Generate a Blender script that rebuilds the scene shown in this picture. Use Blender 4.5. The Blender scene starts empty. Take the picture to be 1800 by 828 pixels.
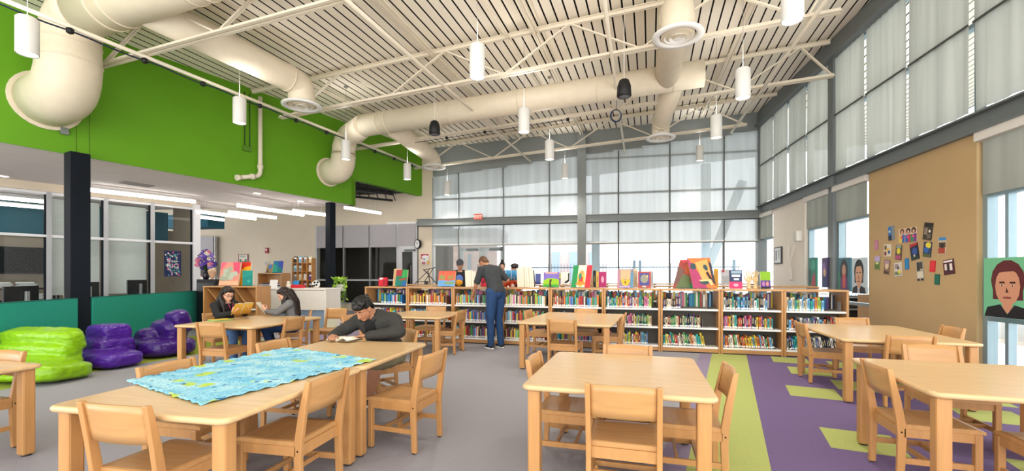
import bpy, bmesh, math, random
from mathutils import Vector, Matrix, Euler
R = math.radians
SC = bpy.context.scene
COL = SC.collection
rnd = random.Random(7)

# ------------------------------------------------------------------ camera
F, H, YH = 780.0, 1.36, 484.0            # focal length in pixels of the 1800 px frame, eye height, horizon row
K = F / 850.0
cam = bpy.data.cameras.new('camera'); cam_o = bpy.data.objects.new('camera', cam); COL.objects.link(cam_o)
cam_o.location = (0, 0, H); cam_o.rotation_euler = (R(90), 0, 0)
cam.sensor_width = 36; cam.lens = 36 * F / 1800; cam.shift_y = (YH - 414) / 1800
cam.clip_start = .05; cam.clip_end = 300
SC.camera = cam_o

# ------------------------------------------------------------------ sky, exposure
SC.view_settings.view_transform = 'Standard'; SC.view_settings.look = 'None'
SC.view_settings.exposure = 0.17; SC.view_settings.gamma = 1; SC.view_settings.use_curve_mapping = False
SKY = 4.0
wd = bpy.data.worlds.new('overcast sky'); SC.world = wd; wd.use_nodes = True
nt = wd.node_tree; nt.nodes.clear()
wo = nt.nodes.new('ShaderNodeOutputWorld'); bg = nt.nodes.new('ShaderNodeBackground')
tc = nt.nodes.new('ShaderNodeTexCoord'); sx = nt.nodes.new('ShaderNodeSeparateXYZ'); cr = nt.nodes.new('ShaderNodeValToRGB')
nt.links.new(tc.outputs['Generated'], sx.inputs[0]); nt.links.new(sx.outputs['Z'], cr.inputs[0])
cr.color_ramp.elements[0].position = 0; cr.color_ramp.elements[0].color = (1, .975, .93, 1)
cr.color_ramp.elements[1].position = .8; cr.color_ramp.elements[1].color = (.72, .86, 1, 1)
nt.links.new(cr.outputs[0], bg.inputs[0]); nt.links.new(bg.outputs[0], wo.inputs[0]); bg.inputs[1].default_value = SKY
SC.cycles.max_bounces = 10; SC.cycles.diffuse_bounces = 5; SC.cycles.transparent_max_bounces = 16
SC.cycles.sample_clamp_indirect = 6; SC.cycles.caustics_reflective = False; SC.cycles.caustics_refractive = False
PEND_W = 135.0                              # watts of each pendant lamp
UP_W = 30.0  # watts of the upward fill added at each pendant

# ------------------------------------------------------------------ pixel -> place (D is depth in 850 px units)
def A(px, D, z=0.0): return Vector(((px - 900) * D / 850, D * K, z))
def G(px, py, z=0.0): return A(px, (H - z) * 850 / (py - YH), z)
def ZZ(py, D): return H + (YH - py) * D / 850
def W2(X, D, z=0.0): return Vector((X, D * K, z))
class Line:                                # a vertical wall through two plan points
    def __init__(s, p, q):
        s.p = Vector((p[0], p[1])); d = Vector((q[0], q[1])) - s.p; s.len = d.length; s.d = d.normalized()
        s.n = Vector((-s.d.y, s.d.x)); s.ang = math.atan2(s.d.y, s.d.x)
    def u(s, px):                          # distance along the wall at which the sight line of column px meets it
        t = (px - 900) / F
        return (t * s.p.y - s.p.x) / (s.d.x - t * s.d.y)
    def at(s, u, v=0.0, z=0.0):
        q = s.p + s.d * u + s.n * v; return Vector((q.x, q.y, z))
    def z(s, px, py):
        q = s.at(s.u(px)); return H + (YH - py) * q.y / F

# ------------------------------------------------------------------ materials
def lin(c):
    if isinstance(c, str): c = tuple(int(c[i:i + 2], 16) / 255 for i in (0, 2, 4))
    return tuple((x / 12.92 if x <= .04045 else ((x + .055) / 1.055) ** 2.4) for x in c)
MATS = {}
def mat(c, rough=.6, metal=0.0, var=.06, scale=6.0, emit=0.0, bump=0.0, stretch=None, coat=0.0, spec=.4):
    key = (c, rough, metal, var, scale, emit, bump, stretch, coat, spec)
    if key in MATS: return MATS[key]
    m = bpy.data.materials.new('surface_' + (c if isinstance(c, str) else 'mix')); m.use_nodes = True
    n = m.node_tree; b = n.nodes['Principled BSDF']; L = lin(c)
    b.inputs['Roughness'].default_value = rough; b.inputs['Metallic'].default_value = metal
    b.inputs['Specular IOR Level'].default_value = spec
    if coat: b.inputs['Coat Weight'].default_value = coat; b.inputs['Coat Roughness'].default_value = .12
    if emit:
        b.inputs['Emission Color'].default_value = (*L, 1); b.inputs['Emission Strength'].default_value = emit
    if var or bump:
        t = n.nodes.new('ShaderNodeTexCoord'); mp = n.nodes.new('ShaderNodeMapping'); no = n.nodes.new('ShaderNodeTexNoise')
        mp.inputs['Scale'].default_value = stretch or (1, 1, 1); no.inputs['Scale'].default_value = scale; no.inputs['Detail'].default_value = 3
        n.links.new(t.outputs['Object'], mp.inputs[0]); n.links.new(mp.outputs[0], no.inputs['Vector'])
        r = n.nodes.new('ShaderNodeValToRGB')
        r.color_ramp.elements[0].position = .3; r.color_ramp.elements[1].position = .7
        r.color_ramp.elements[0].color = (*[max(0, x * (1 - var)) for x in L], 1)
        r.color_ramp.elements[1].color = (*[min(1, x * (1 + var)) for x in L], 1)
        n.links.new(no.outputs[0], r.inputs[0]); n.links.new(r.outputs[0], b.inputs['Base Color'])
        if bump:
            bu = n.nodes.new('ShaderNodeBump'); bu.inputs['Strength'].default_value = bump; bu.inputs['Distance'].default_value = .02
            n.links.new(no.outputs[0], bu.inputs['Height']); n.links.new(bu.outputs[0], b.inputs['Normal'])
    else: b.inputs['Base Color'].default_value = (*L, 1)
    MATS[key] = m; return m
def flat(c, rough=.7): return mat(c, rough, var=0)
def wood(c, rough=.35, stretch=(1.2, 14, 14)): return mat(c, rough, var=.09, scale=2.2, stretch=stretch, coat=.12)
def glass_mat(name, tint=(.93, .96, .97), refl=1.0):
    m = bpy.data.materials.new(name); m.use_nodes = True; n = m.node_tree; n.nodes.clear()
    o = n.nodes.new('ShaderNodeOutputMaterial'); mx = n.nodes.new('ShaderNodeMixShader'); t = n.nodes.new('ShaderNodeBsdfTransparent')
    g = n.nodes.new('ShaderNodeBsdfGlossy'); fr = n.nodes.new('ShaderNodeFresnel'); fr.inputs[0].default_value = 1.33
    mu = n.nodes.new('ShaderNodeMath'); mu.operation = 'MULTIPLY'; mu.inputs[1].default_value = refl
    t.inputs[0].default_value = (*tint, 1); g.inputs['Roughness'].default_value = .02
    n.links.new(fr.outputs[0], mu.inputs[0]); n.links.new(mu.outputs[0], mx.inputs[0])
    n.links.new(t.outputs[0], mx.inputs[1]); n.links.new(g.outputs[0], mx.inputs[2]); n.links.new(mx.outputs[0], o.inputs[0])
    return m
def fabric_shade(name, c, see, trans):      # woven roller shade: part open weave, part translucent cloth
    m = bpy.data.materials.new(name); m.use_nodes = True; n = m.node_tree; n.nodes.clear()
    o = n.nodes.new('ShaderNodeOutputMaterial'); L = (*lin(c), 1)
    d = n.nodes.new('ShaderNodeBsdfDiffuse'); t = n.nodes.new('ShaderNodeBsdfTranslucent'); p = n.nodes.new('ShaderNodeBsdfTransparent')
    m1 = n.nodes.new('ShaderNodeMixShader'); m2 = n.nodes.new('ShaderNodeMixShader')
    tcn = n.nodes.new('ShaderNodeTexCoord'); mp = n.nodes.new('ShaderNodeMapping'); no = n.nodes.new('ShaderNodeTexNoise'); r = n.nodes.new('ShaderNodeValToRGB')
    mp.inputs['Scale'].default_value = (5, 5, .25); no.inputs['Scale'].default_value = 1.0
    n.links.new(tcn.outputs['Object'], mp.inputs[0]); n.links.new(mp.outputs[0], no.inputs['Vector']); n.links.new(no.outputs[0], r.inputs[0])
    r.color_ramp.elements[0].color = tuple(x * .9 for x in L[:3]) + (1,); r.color_ramp.elements[1].color = tuple(min(1, x * 1.08) for x in L[:3]) + (1,)
    r.color_ramp.elements[0].position = .35; r.color_ramp.elements[1].position = .65
    for s in (d, t): n.links.new(r.outputs[0], s.inputs[0])
    p.inputs[0].default_value = (.97, .99, 1, 1)
    m1.inputs[0].default_value = trans; m2.inputs[0].default_value = see
    n.links.new(d.outputs[0], m1.inputs[1]); n.links.new(t.outputs[0], m1.inputs[2])
    n.links.new(m1.outputs[0], m2.inputs[1]); n.links.new(p.outputs[0], m2.inputs[2]); n.links.new(m2.outputs[0], o.inputs[0])
    return m

# ------------------------------------------------------------------ mesh builder
class MB:
    def __init__(s, M=None): s.bm = bmesh.new(); s.mi = 0; s.M = M or Matrix(); s.mats = []
    def use(s, m):
        if m not in s.mats: s.mats.append(m)
        s.mi = s.mats.index(m); return s
    def v(s, p): return s.bm.verts.new(s.M @ Vector(p))
    def f(s, vs, smooth=False):
        try: fc = s.bm.faces.new(vs)
        except ValueError: return None
        fc.material_index = s.mi; fc.smooth = smooth; return fc
    def box(s, c, d, rz=0.0, rot=None, bev=0.0):
        hx, hy, hz = d[0] / 2, d[1] / 2, d[2] / 2
        m = Matrix.Translation(Vector(c)) @ (rot.to_4x4() if rot else Matrix.Rotation(rz, 4, 'Z'))
        vs = [s.v(m @ Vector((x * hx, y * hy, z * hz))) for x in (-1, 1) for y in (-1, 1) for z in (-1, 1)]
        q = [(0, 1, 3, 2), (4, 6, 7, 5), (0, 4, 5, 1), (2, 3, 7, 6), (0, 2, 6, 4), (1, 5, 7, 3)]
        fs = [s.f([vs[i] for i in k]) for k in q]
        if bev:
            es = set(e for fc in fs for e in fc.edges)
            r = bmesh.ops.bevel(s.bm, geom=list(es), offset=bev, segments=2, affect='EDGES', profile=.5)
            for fc in r['faces']: fc.material_index = s.mi
        return s
    def bar(s, a, b, w, h, up=(0, 0, 1)):
        a, b = Vector(a), Vector(b); x = (b - a); L = x.length; x.normalize(); up = Vector(up)
        if abs(x.dot(up)) > .98: up = Vector((1, 0, 0))
        y = up.cross(x).normalized(); z = x.cross(y)
        rot = Matrix((x, y, z)).transposed()
        return s.box((a + b) / 2, (L, w, h), rot=rot)
    def tube(s, pts, r, seg=16, cap=True, smooth=True):
        pts = [Vector(p) for p in pts]; rs = r if isinstance(r, (list, tuple)) else [r] * len(pts)
        t0 = (pts[1] - pts[0]).normalized(); up = Vector((0, 0, 1)) if abs(t0.z) < .9 else Vector((1, 0, 0))
        nrm = t0.cross(up).normalized(); rings = []
        for i, p in enumerate(pts):
            t = (pts[min(i + 1, len(pts) - 1)] - pts[max(i - 1, 0)]).normalized()
            nrm = (nrm - t * nrm.dot(t)).normalized(); b = t.cross(nrm)
            rings.append([s.v(p + (nrm * math.cos(a) + b * math.sin(a)) * rs[i]) for a in [2 * math.pi * k / seg for k in range(seg)]])
        for i in range(len(rings) - 1):
            for k in range(seg): s.f([rings[i][k], rings[i][(k + 1) % seg], rings[i + 1][(k + 1) % seg], rings[i + 1][k]], smooth)
        if cap: s.f(rings[0][::-1]); s.f(rings[-1])
        return s
    def lathe(s, prof, c=(0, 0, 0), seg=24, smooth=True, cap=True):   # prof: (radius, z)
        c = Vector(c); rings = []
        for r, z in prof: rings.append([s.v(c + Vector((r * math.cos(2 * math.pi * k / seg), r * math.sin(2 * math.pi * k / seg), z))) for k in range(seg)])
        for i in range(len(rings) - 1):
            for k in range(seg): s.f([rings[i][k], rings[i][(k + 1) % seg], rings[i + 1][(k + 1) % seg], rings[i + 1][k]], smooth)
        if cap: s.f(rings[0][::-1]); s.f(rings[-1])
        return s
    def prism(s, poly, z0, z1, smooth=False):
        a = [s.v((p[0], p[1], z0)) for p in poly]; b = [s.v((p[0], p[1], z1)) for p in poly]
        s.f(a[::-1]); s.f(b); n = len(poly)
        for i in range(n): s.f([a[i], a[(i + 1) % n], b[(i + 1) % n], b[i]], smooth)
        return s
    def sheet(s, poly):                    # one flat polygon
        s.f([s.v(p) for p in poly]); return s
    def grid(s, fn, nu, nv, smooth=True, closed=False):
        g = [[s.v(fn(i / (nu - 1), j / (nv - 1))) for j in range(nv)] for i in range(nu)]
        for i in range(nu - 1):
            for j in range(nv - 1): s.f([g[i][j], g[i + 1][j], g[i + 1][j + 1], g[i][j + 1]], smooth)
        return g
    def ell(s, c, r, rot=None, seg=16, rings=10):
        c = Vector(c); r = (r, r, r) if isinstance(r, (int, float)) else r
        m = Matrix.Translation(c) @ (rot.to_4x4() if rot else Matrix())
        rg = []
        for i in range(1, rings):
            th = math.pi * i / rings
            rg.append([s.v(m @ Vector((r[0] * math.sin(th) * math.cos(2 * math.pi * k / seg), r[1] * math.sin(th) * math.sin(2 * math.pi * k / seg), r[2] * math.cos(th)))) for k in range(seg)])
        top = s.v(m @ Vector((0, 0, r[2]))); bot = s.v(m @ Vector((0, 0, -r[2])))
        for k in range(seg):
            s.f([top, rg[0][k], rg[0][(k + 1) % seg]], True); s.f([bot, rg[-1][(k + 1) % seg], rg[-1][k]], True)
        for i in range(len(rg) - 1):
            for k in range(seg): s.f([rg[i][k], rg[i + 1][k], rg[i + 1][(k + 1) % seg], rg[i][(k + 1) % seg]], True)
        return s
    def cap(s, a, b, ra, rb, seg=12):      # closed tapered capsule between two points
        a, b = Vector(a), Vector(b); d = b - a
        if d.length < 1e-5: return s.ell(a, ra)
        t = d.normalized(); pts, rs = [], []
        for k in range(5): al = math.pi / 2 * (1 - k / 4); pts.append(a - t * ra * math.sin(al)); rs.append(max(ra * math.cos(al), .0008))
        for k in range(5): al = math.pi / 2 * k / 4; pts.append(b + t * rb * math.sin(al)); rs.append(max(rb * math.cos(al), .0008))
        return s.tube(pts, rs, seg)
    def build(s, name, m=None, parent=None, bevel=0.0, fix=True):
        if fix: bmesh.ops.recalc_face_normals(s.bm, faces=s.bm.faces[:])
        me = bpy.data.meshes.new(name); s.bm.to_mesh(me); s.bm.free()
        for x in (s.mats or ([m] if not isinstance(m, (list, tuple)) else m)): me.materials.append(x)
        o = bpy.data.objects.new(name, me); COL.objects.link(o)
        if parent is not None: o.parent = parent
        if bevel:
            bv = o.modifiers.new('edge', 'BEVEL'); bv.width = bevel; bv.segments = 2; bv.limit_method = 'ANGLE'
        return o
def empty(name, loc, rz=0.0):
    o = bpy.data.objects.new(name, None); COL.objects.link(o); o.location = loc; o.rotation_euler = (0, 0, rz); o.empty_display_size = .1; return o
def tag(o, label, cat, group=None, kind=None):
    o['label'] = label; o['category'] = cat
    if group: o['group'] = group
    if kind: o['kind'] = kind
    return o
def thing(name, loc, rz, label, cat, group=None): return tag(empty(name, loc, rz), label, cat, group)
def struct(o): o['kind'] = 'structure'; return o
def copy_tree(o, parent=None, kids=None):
    if kids is None:
        kids = {}
        for x in COL.objects:
            if x.parent: kids.setdefault(x.parent.name, []).append(x)
    c = o.copy(); COL.objects.link(c)
    if parent is not None: c.parent = parent
    for ch in kids.get(o.name, []): copy_tree(ch, c, kids)
    return c
def smooth_path(pts, n=8, r=.5):           # polyline with rounded corners
    pts = [Vector(p) for p in pts]; out = [pts[0]]
    for i in range(1, len(pts) - 1):
        a, b, c = pts[i - 1], pts[i], pts[i + 1]
        ra = min(r, (a - b).length * .5); rc = min(r, (c - b).length * .5)
        p, q = b + (a - b).normalized() * ra, b + (c - b).normalized() * rc
        for k in range(n + 1): t = k / n; out.append(p * (1 - t) ** 2 + b * 2 * t * (1 - t) + q * t ** 2)
    out.append(pts[-1]); return out
def text_mesh(txt, size, loc, rot, m, name, parent, depth=.001):
    cu = bpy.data.curves.new(name, 'FONT'); cu.body = txt; cu.size = size; cu.align_x = 'CENTER'; cu.align_y = 'CENTER'; cu.extrude = depth
    t = bpy.data.objects.new(name, cu); me = bpy.data.meshes.new_from_object(t); bpy.data.objects.remove(t); bpy.data.curves.remove(cu)
    me.materials.append(m); o = bpy.data.objects.new(name, me); COL.objects.link(o); o.location = loc; o.rotation_euler = rot
    if parent is not None: o.parent = parent
    return o

# palette
CREAM = mat('e4d8c2', .5, var=.03); CREAMP = mat('e6dcc9', .42, var=.02); LIME = mat('619c10', .65, var=.02, scale=2)
STEEL = mat('848a8a', .45, var=.03); STEEL2 = mat('6c7274', .45, var=.03); BEIGE = mat('e0d2bd', .8, var=.02, scale=2)
TAN = mat('b89c72', .8, var=.02, scale=2); WHITE = mat('f2f2f0', .5, var=.01); NAVY = mat('10161f', .6, var=.05, spec=.15)
BLACK = mat('101012', .5, var=.05); SOFFIT = mat('efe6e2', .8, var=.02, scale=2); TEAL = mat('1f9684', .7, var=.04, scale=30)
GLASS = glass_mat('clear_glass', refl=.5); GLASSD = glass_mat('office_glass', (.88, .92, .92), .6)
SHADE = fabric_shade('grey_roller_fabric', 'c2c8ca', .085, .42); SHADER = fabric_shade('cream_roller_fabric', 'b3b6b0', .03, .38)
SHADEL = mat('b4b0b4', .8, var=.02)
# ================================================================== THE SETTING
BR = W2(8.02, 15.5); GL0 = W2(-7.82 + .482 * (2.0 - 8.7), 2.0); GLf = W2(-7.82 + .482 * (17.97 - 8.7), 17.97)
RW = Line((5.29 + .176 * -2.0, -2.0 * K), (BR.x, BR.y))                 # right wall, from behind the camera to the corner
RW.n = -RW.n                                                            # positive = outside
BW = Line((8.02 - 26.0, (15.5 + .22 * 26) * K), (BR.x, BR.y))            # back wall, from far left to the right corner
GW = Line((GL0.x, GL0.y), (GLf.x, GLf.y))                                # green wall, from near to far
def zroof(x): return 6.2 + .048 * x

# ---- floor: one mesh, carpet zones a millimetre proud of the base
def carpet(c, v=.10): return mat(c, .95, var=v, scale=90, bump=.15, spec=.15)
GREYC, GREENC, PURPC, LAVC, OLIVE = carpet('95939a'), carpet('abb36c'), carpet('705f86'), carpet('8c8099'), carpet('8f9c3c')
uG0 = BW.u(762); fl = MB(); fl.use(GREYC); fl.prism([(-25, -1.6), (RW.at(.35).x, -1.6)] + [(q.x, q.y) for q in (RW.at(.4), RW.at(RW.len), BW.at(BW.len, .1))] + [(q.x, q.y) for q in (BW.at(uG0, .1), BW.at(uG0, 4), BW.at(0, 4))], -.1, 0)
def zone(pts, m, h=.001):
    fl.use(m); fl.prism([(p.x, p.y) for p in pts], 0, h)
st_d = (W2(0, 12) - W2(0, 0)).normalized()
def along(px, d0, d1):                    # carpet line with the vanishing column 1282
    q = G(px, 628); d = Vector(((1282 - 900) / 850, K)).normalized(); p = Vector((q.x, q.y))
    return p + d * d0, p + d * d1
a0, a1 = along(1228, -6.6, 1.5); b0, b1 = along(1250, -6.6, 1.5); c0, c1 = along(1313, -6.6, 1.5)
zone([a0, b0, b1, a1], LAVC); zone([b0, c0, c1, b1], GREENC)
rwb = RW.at(RW.u(1420), -.01); c2 = c0 + (c1 - c0) * ((rwb.y - c0.y) / (c1.y - c0.y)); zone([c0, Vector((RW.at((c0.y - RW.p.y) / RW.d.y).x, c0.y)), rwb, c2], PURPC)
cd = Vector(((1282 - 900) / 850, K)).normalized(); cx = Vector((cd.y, -cd.x))
sq0 = G(1461, 787); sq0 = Vector((sq0.x, sq0.y))
for i, j, w in ((0, 0, 1), (1, 1.9, 1), (-.2, 3.1, 1), (.9, 4.2, 1), (2.1, 5.3, 1), (.1, 5.6, 1), (2.2, -.4, 1), (2.6, 2.6, 1), (3.2, .9, 1), (-.2, 7.2, 1), (1.3, 7.0, 1), (2.9, 4.0, 1)):
    p = sq0 + cx * .5 * i + cd * .53 * j
    zone([p, p + cx * .5 * w, p + cx * .5 * w + cd * .53, p + cd * .53], GREENC, .002)
zone([G(-140, 712), G(0, 686), G(150, 656), G(352, 622), G(480, 600), G(352, 590), G(120, 608), G(-200, 640)], OLIVE)
zone([G(555, 552), G(700, 552), G(668, 592), G(520, 600)], LAVC, .001); zone([G(540, 578), G(640, 571), G(640, 576), G(520, 585)], GREENC, .002)
floor = struct(fl.build('floor'))

# ---- roof deck: acoustic panels with dark gaps, sloping up to the right
DK = MB(); jd = Vector((1, -.34 * K)).normalized(); jp = Vector((-jd.y, jd.x))
DECK = mat('f7efdf', .7, var=.04, scale=60); GAP = mat('0c0a08', .9, var=0)
org = Vector((0, 9)); 
DK.use(GAP)
def rp(u, v, dz=0.0): q = org + jd * u + jp * v; return Vector((q.x, q.y, zroof(q.x) + dz))
DK.sheet([rp(-13, -14, .07), rp(13, -14, .07), rp(13, 14, .07), rp(-13, 14, .07)])
DK.use(DECK); u = -12.6
while u < 12.6:
    w = .169
    P = [rp(u, -14), rp(u + w, -14), rp(u + w, 14), rp(u, 14)]
    lo = [DK.v(p) for p in P]; up = [DK.v(p + Vector((0, 0, .068))) for p in P]
    DK.f(lo)
    DK.use(GAP)
    for i in range(4): DK.f([lo[i], lo[(i + 1) % 4], up[(i + 1) % 4], up[i]])
    DK.use(DECK); u += .2
ceil = struct(DK.build('ceiling'))

# ---- green wall and the soffit under it
zs, zs2 = 3.51, 4.31
uS = GW.u(625)
m = MB(); m.use(LIME)
def slab(mb, ln, u0, u1, z0, z1, v0, v1):
    c = ln.at((u0 + u1) / 2, (v0 + v1) / 2, (z0 + z1) / 2); mb.box(c, (abs(u1 - u0), abs(v1 - v0), z1 - z0), rz=ln.ang); return mb
slab(m, GW, 0, uS, zs, 6.0, 0, .2); slab(m, GW, uS, GW.len + .05, zs2, 6.0, 0, .2)
slab(m, GW, uS - .15, uS, zs, zs2, 0, .2)
struct(m.build('wall_left'))
m = MB(); m.use(mat('3f5f16', .8, var=0))
for px in (134, 157): slab(m, GW, GW.u(px) - .004, GW.u(px) + .004, zs + .01, 4.9, -.004, .002)
m_seam = struct(m.build('trim_1'))
# lowered ceiling behind the green wall
so = MB(); so.use(SOFFIT)
e0, e1 = GW.at(0, .02), GW.at(uS, .02)
so.prism([(e0.x, e0.y), (e1.x, e1.y), (e1.x - 9.5, e1.y + 1.2), (e0.x - 9.5, e0.y + 1.5)], zs, zs + .12)
struct(so.build('ceiling'))
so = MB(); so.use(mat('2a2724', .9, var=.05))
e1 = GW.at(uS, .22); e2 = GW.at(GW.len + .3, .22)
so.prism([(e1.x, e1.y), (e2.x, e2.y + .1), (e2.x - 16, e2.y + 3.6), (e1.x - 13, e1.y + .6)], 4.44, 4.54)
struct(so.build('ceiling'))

# ---- back wall
uc = BW.len; zt = lambda u: 5.25 + .095 * (BW.at(u).x)
uPl, uG = BW.u(736), BW.u(762)
m = MB(); m.use(BEIGE)
wz0, wz1, wu0, wu1 = .25, 3.28, BW.u(557), BW.u(736)
slab(m, BW, 0, wu0, 0, 5.4, 0, .2); slab(m, BW, wu0, wu1, wz1, 5.4, 0, .2); slab(m, BW, wu0, wu1, 0, wz0, 0, .2)
slab(m, BW, uPl, uG, 0, 6.1, -.02, .2)
struct(m.build('wall_back'))
# header, beam, mullions of the glazed part
m = MB(); m.use(STEEL)
n = 12
for i in range(n):
    a, b = uG + (uc - uG) * i / n, uG + (uc - uG) * (i + 1) / n; za = zt((a + b) / 2)
    slab(m, BW, a, b, za, zroof(BW.at((a + b) / 2).x) + .05, -.06, .16)
struct(m.build('trim_2'))
m = MB(); m.use(STEEL); slab(m, BW, uG - .55, uc, 3.17, 3.42, -.22, .1); slab(m, BW, uG - .55, uc, 3.17, 3.19, -.30, .1); slab(m, BW, uG - .55, uc, 3.40, 3.42, -.30, .1)
struct(m.build('trim_3'))
m = MB(); m.use(STEEL); uC = BW.u(1023); slab(m, BW, uC - .14, uC + .14, 0, 6.15, -.3, .02); struct(m.build('trim_4'))
m = MB(); m.use(STEEL2); slab(m, BW, uc - .16, uc + .1, 0, 6.6, -.12, .14); struct(m.build('trim_5'))
mull = [762, 807, 885, 966, 1023, 1087, 1177, 1272, 1338]
FR = mat('9aa1a3', .4, metal=.3, var=.02)
def win_bay(k, ln, u0, u1, z0, z1, bars, shades, fm, gm, sm, vsh=-.07, tops=None, mw=.05):
    """one glazed bay: frame is the window, panes and roller shade are its parts"""
    w = MB(); w.use(fm)
    t0, t1 = (tops or (z1, z1))
    for uu, tz in ((u0, t0), (u1, t1)): slab(w, ln, uu - mw / 2, uu + mw / 2, z0, tz, -.05, .07)
    for zb in bars: slab(w, ln, u0, u1, zb - .03, zb + .03, -.045, .06)
    fo = struct(w.build('window_%d' % k))
    g = MB(); g.use(gm); g.sheet([ln.at(u0, .02, z0), ln.at(u1, .02, z0), ln.at(u1, .02, t1), ln.at(u0, .02, t0)])
    g.build('pane', parent=fo)
    for (sz0, sz1a, sz1b) in shades:
        s = MB(); s.use(sm)
        uu0, uu1 = u0 + mw * .45, u1 - mw * .45
        s.sheet([ln.at(uu0, vsh, sz0), ln.at(uu1, vsh, sz0), ln.at(uu1, vsh, sz1b), ln.at(uu0, vsh, sz1a)])
        so_ = s.build('roller_shade', parent=fo)
        h = MB(); h.use(WHITE); slab(h, ln, uu0, uu1, sz0 - .035, sz0, vsh - .012, vsh + .012); h.build('hem_or_transom_bar', parent=so_)
    return fo
wk = 1
for a, b in zip(mull[:-1], mull[1:]):
    u0, u1 = BW.u(a), BW.u(b)
    bars = [.05, 2.46, 4.16] + ([5.35] if a >= 1023 else [])
    win_bay(wk, BW, u0, u1, 0, 0, bars, [(2.5, 3.17, 3.17), (3.46, zt(u0), zt(u1))], FR if a < 1023 else STEEL, GLASS, SHADE, tops=(zt(u0), zt(u1)))
    wk += 1
# double glass door in the second and third bay
def door(k, ln, u0, u1, zt_, fm, gm, v=-.02):
    d = MB(); d.use(fm)
    for uu in (u0 + .06, u1 - .06): slab(d, ln, uu - .06, uu + .06, 0, zt_, v - .03, v + .03)
    slab(d, ln, u0, u1, zt_ - .14, zt_, v - .03, v + .03); slab(d, ln, u0, u1, 0, .22, v - .03, v + .03)
    o = struct(d.build('door_%d' % k))
    g = MB(); g.use(gm); g.sheet([ln.at(u0 + .1, v, .2), ln.at(u1 - .1, v, .2), ln.at(u1 - .1, v, zt_ - .1), ln.at(u0 + .1, v, zt_ - .1)]); g.build('pane', parent=o)
    h = MB(); h.use(STEEL2); h.tube([ln.at(u1 - .16, v - .09, .8), ln.at(u1 - .16, v - .09, 1.75)], .016, 8); h.build('handle', parent=o)
    c = MB(); c.use(STEEL2); slab(c, ln, u0 + .25, u0 + .65, zt_ - .12, zt_ - .05, v - .12, v - .03); c.build('closer', parent=o)
    return o
door(1, BW, BW.u(810), BW.u(849), 2.38, FR, GLASS); door(2, BW, BW.u(850), BW.u(886), 2.38, FR, GLASS)
# windows to the dark room in the beige wall, their shades and a door
WF = mat('c9c9cc', .4, metal=.2, var=.02)
dk = [557, 605, 651, 699]
for a, b in zip(dk[:-1], dk[1:]):
    u0, u1 = BW.u(a), BW.u(b)
    fo = win_bay(wk, BW, u0, u1, wz0, wz1, [wz0 + .03, 1.18, wz1 - .03], [], WF, GLASSD, SHADEL); wk += 1
    s = MB(); s.use(SHADEL); slab(s, BW, u0 + .03, u1 - .03, 2.42, wz1, -.07, -.065); s.build('roller_shade', parent=fo)
uA, uB = BW.u(699), BW.u(734)
m = MB(); m.use(WF); slab(m, BW, uA, uA + .08, 0, wz1, -.05, .07); slab(m, BW, uB - .06, uB, 0, wz1, -.05, .07); slab(m, BW, uA, uB, 2.38, 2.5, -.05, .07)
fo = struct(m.build('window_%d' % wk)); wk += 1
s = MB(); s.use(SHADEL); slab(s, BW, uA + .05, uB - .05, 2.46, wz1, -.07, -.065); s.build('roller_shade', parent=fo)
door(3, BW, uA + .08, uB - .06, 2.38, WF, GLASSD)
slab(fl2 := MB(), BW, uA - .4, uB, wz1, wz1 + .08, -.09, 0); fl2.use(WHITE); struct(fl2.build('trim_6', WHITE))
# room behind those windows
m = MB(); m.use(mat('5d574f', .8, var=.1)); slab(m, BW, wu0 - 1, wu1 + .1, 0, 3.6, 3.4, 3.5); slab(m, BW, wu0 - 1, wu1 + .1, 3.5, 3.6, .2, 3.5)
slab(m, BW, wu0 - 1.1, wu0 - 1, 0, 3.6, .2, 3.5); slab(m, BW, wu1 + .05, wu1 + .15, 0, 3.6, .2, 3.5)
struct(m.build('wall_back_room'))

# ---- right wall: pier panels, steel beam, shades above and below
uT0, uT1 = RW.u(1735), RW.u(1540); uR = RW.len
m = MB(); m.use(TAN); slab(m, RW, uT0, uT1, 0, 3.3, -.12, 0); struct(m.build('wall_right'))
m = MB(); m.use(mat('e0d8ce', .8, var=.02)); slab(m, RW, RW.u(1424), RW.u(1367), 0, 3.3, -.12, 0); struct(m.build('wall_right'))
m = MB(); m.use(STEEL2)
slab(m, RW, 0, uR, 3.29, 3.56, -.1, .2); slab(m, RW, 0, uR, 3.29, 3.31, -.2, .2); slab(m, RW, 0, uR, 3.54, 3.56, -.2, .2); struct(m.build('trim_7'))
m = MB(); m.use(STEEL2); slab(m, RW, 0, uR, 6.12, 6.75, -.16, .1); slab(m, RW, 0, uR, 6.10, 6.16, -.24, .1); struct(m.build('trim_8'))
uP = RW.u(1472); m = MB(); m.use(STEEL2); slab(m, RW, uP - .11, uP + .11, 0, 6.6, -.14, .12); struct(m.build('trim_9'))
ups = [1338, 1365, 1392, 1425, 1472, 1530, 1606, 1722, 1900, 2400]
us = [RW.u(p) for p in ups]; us[-1] = 2.2; us.append(0)
FRR = mat('8fa4ae', .35, metal=.4, var=.02)
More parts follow.
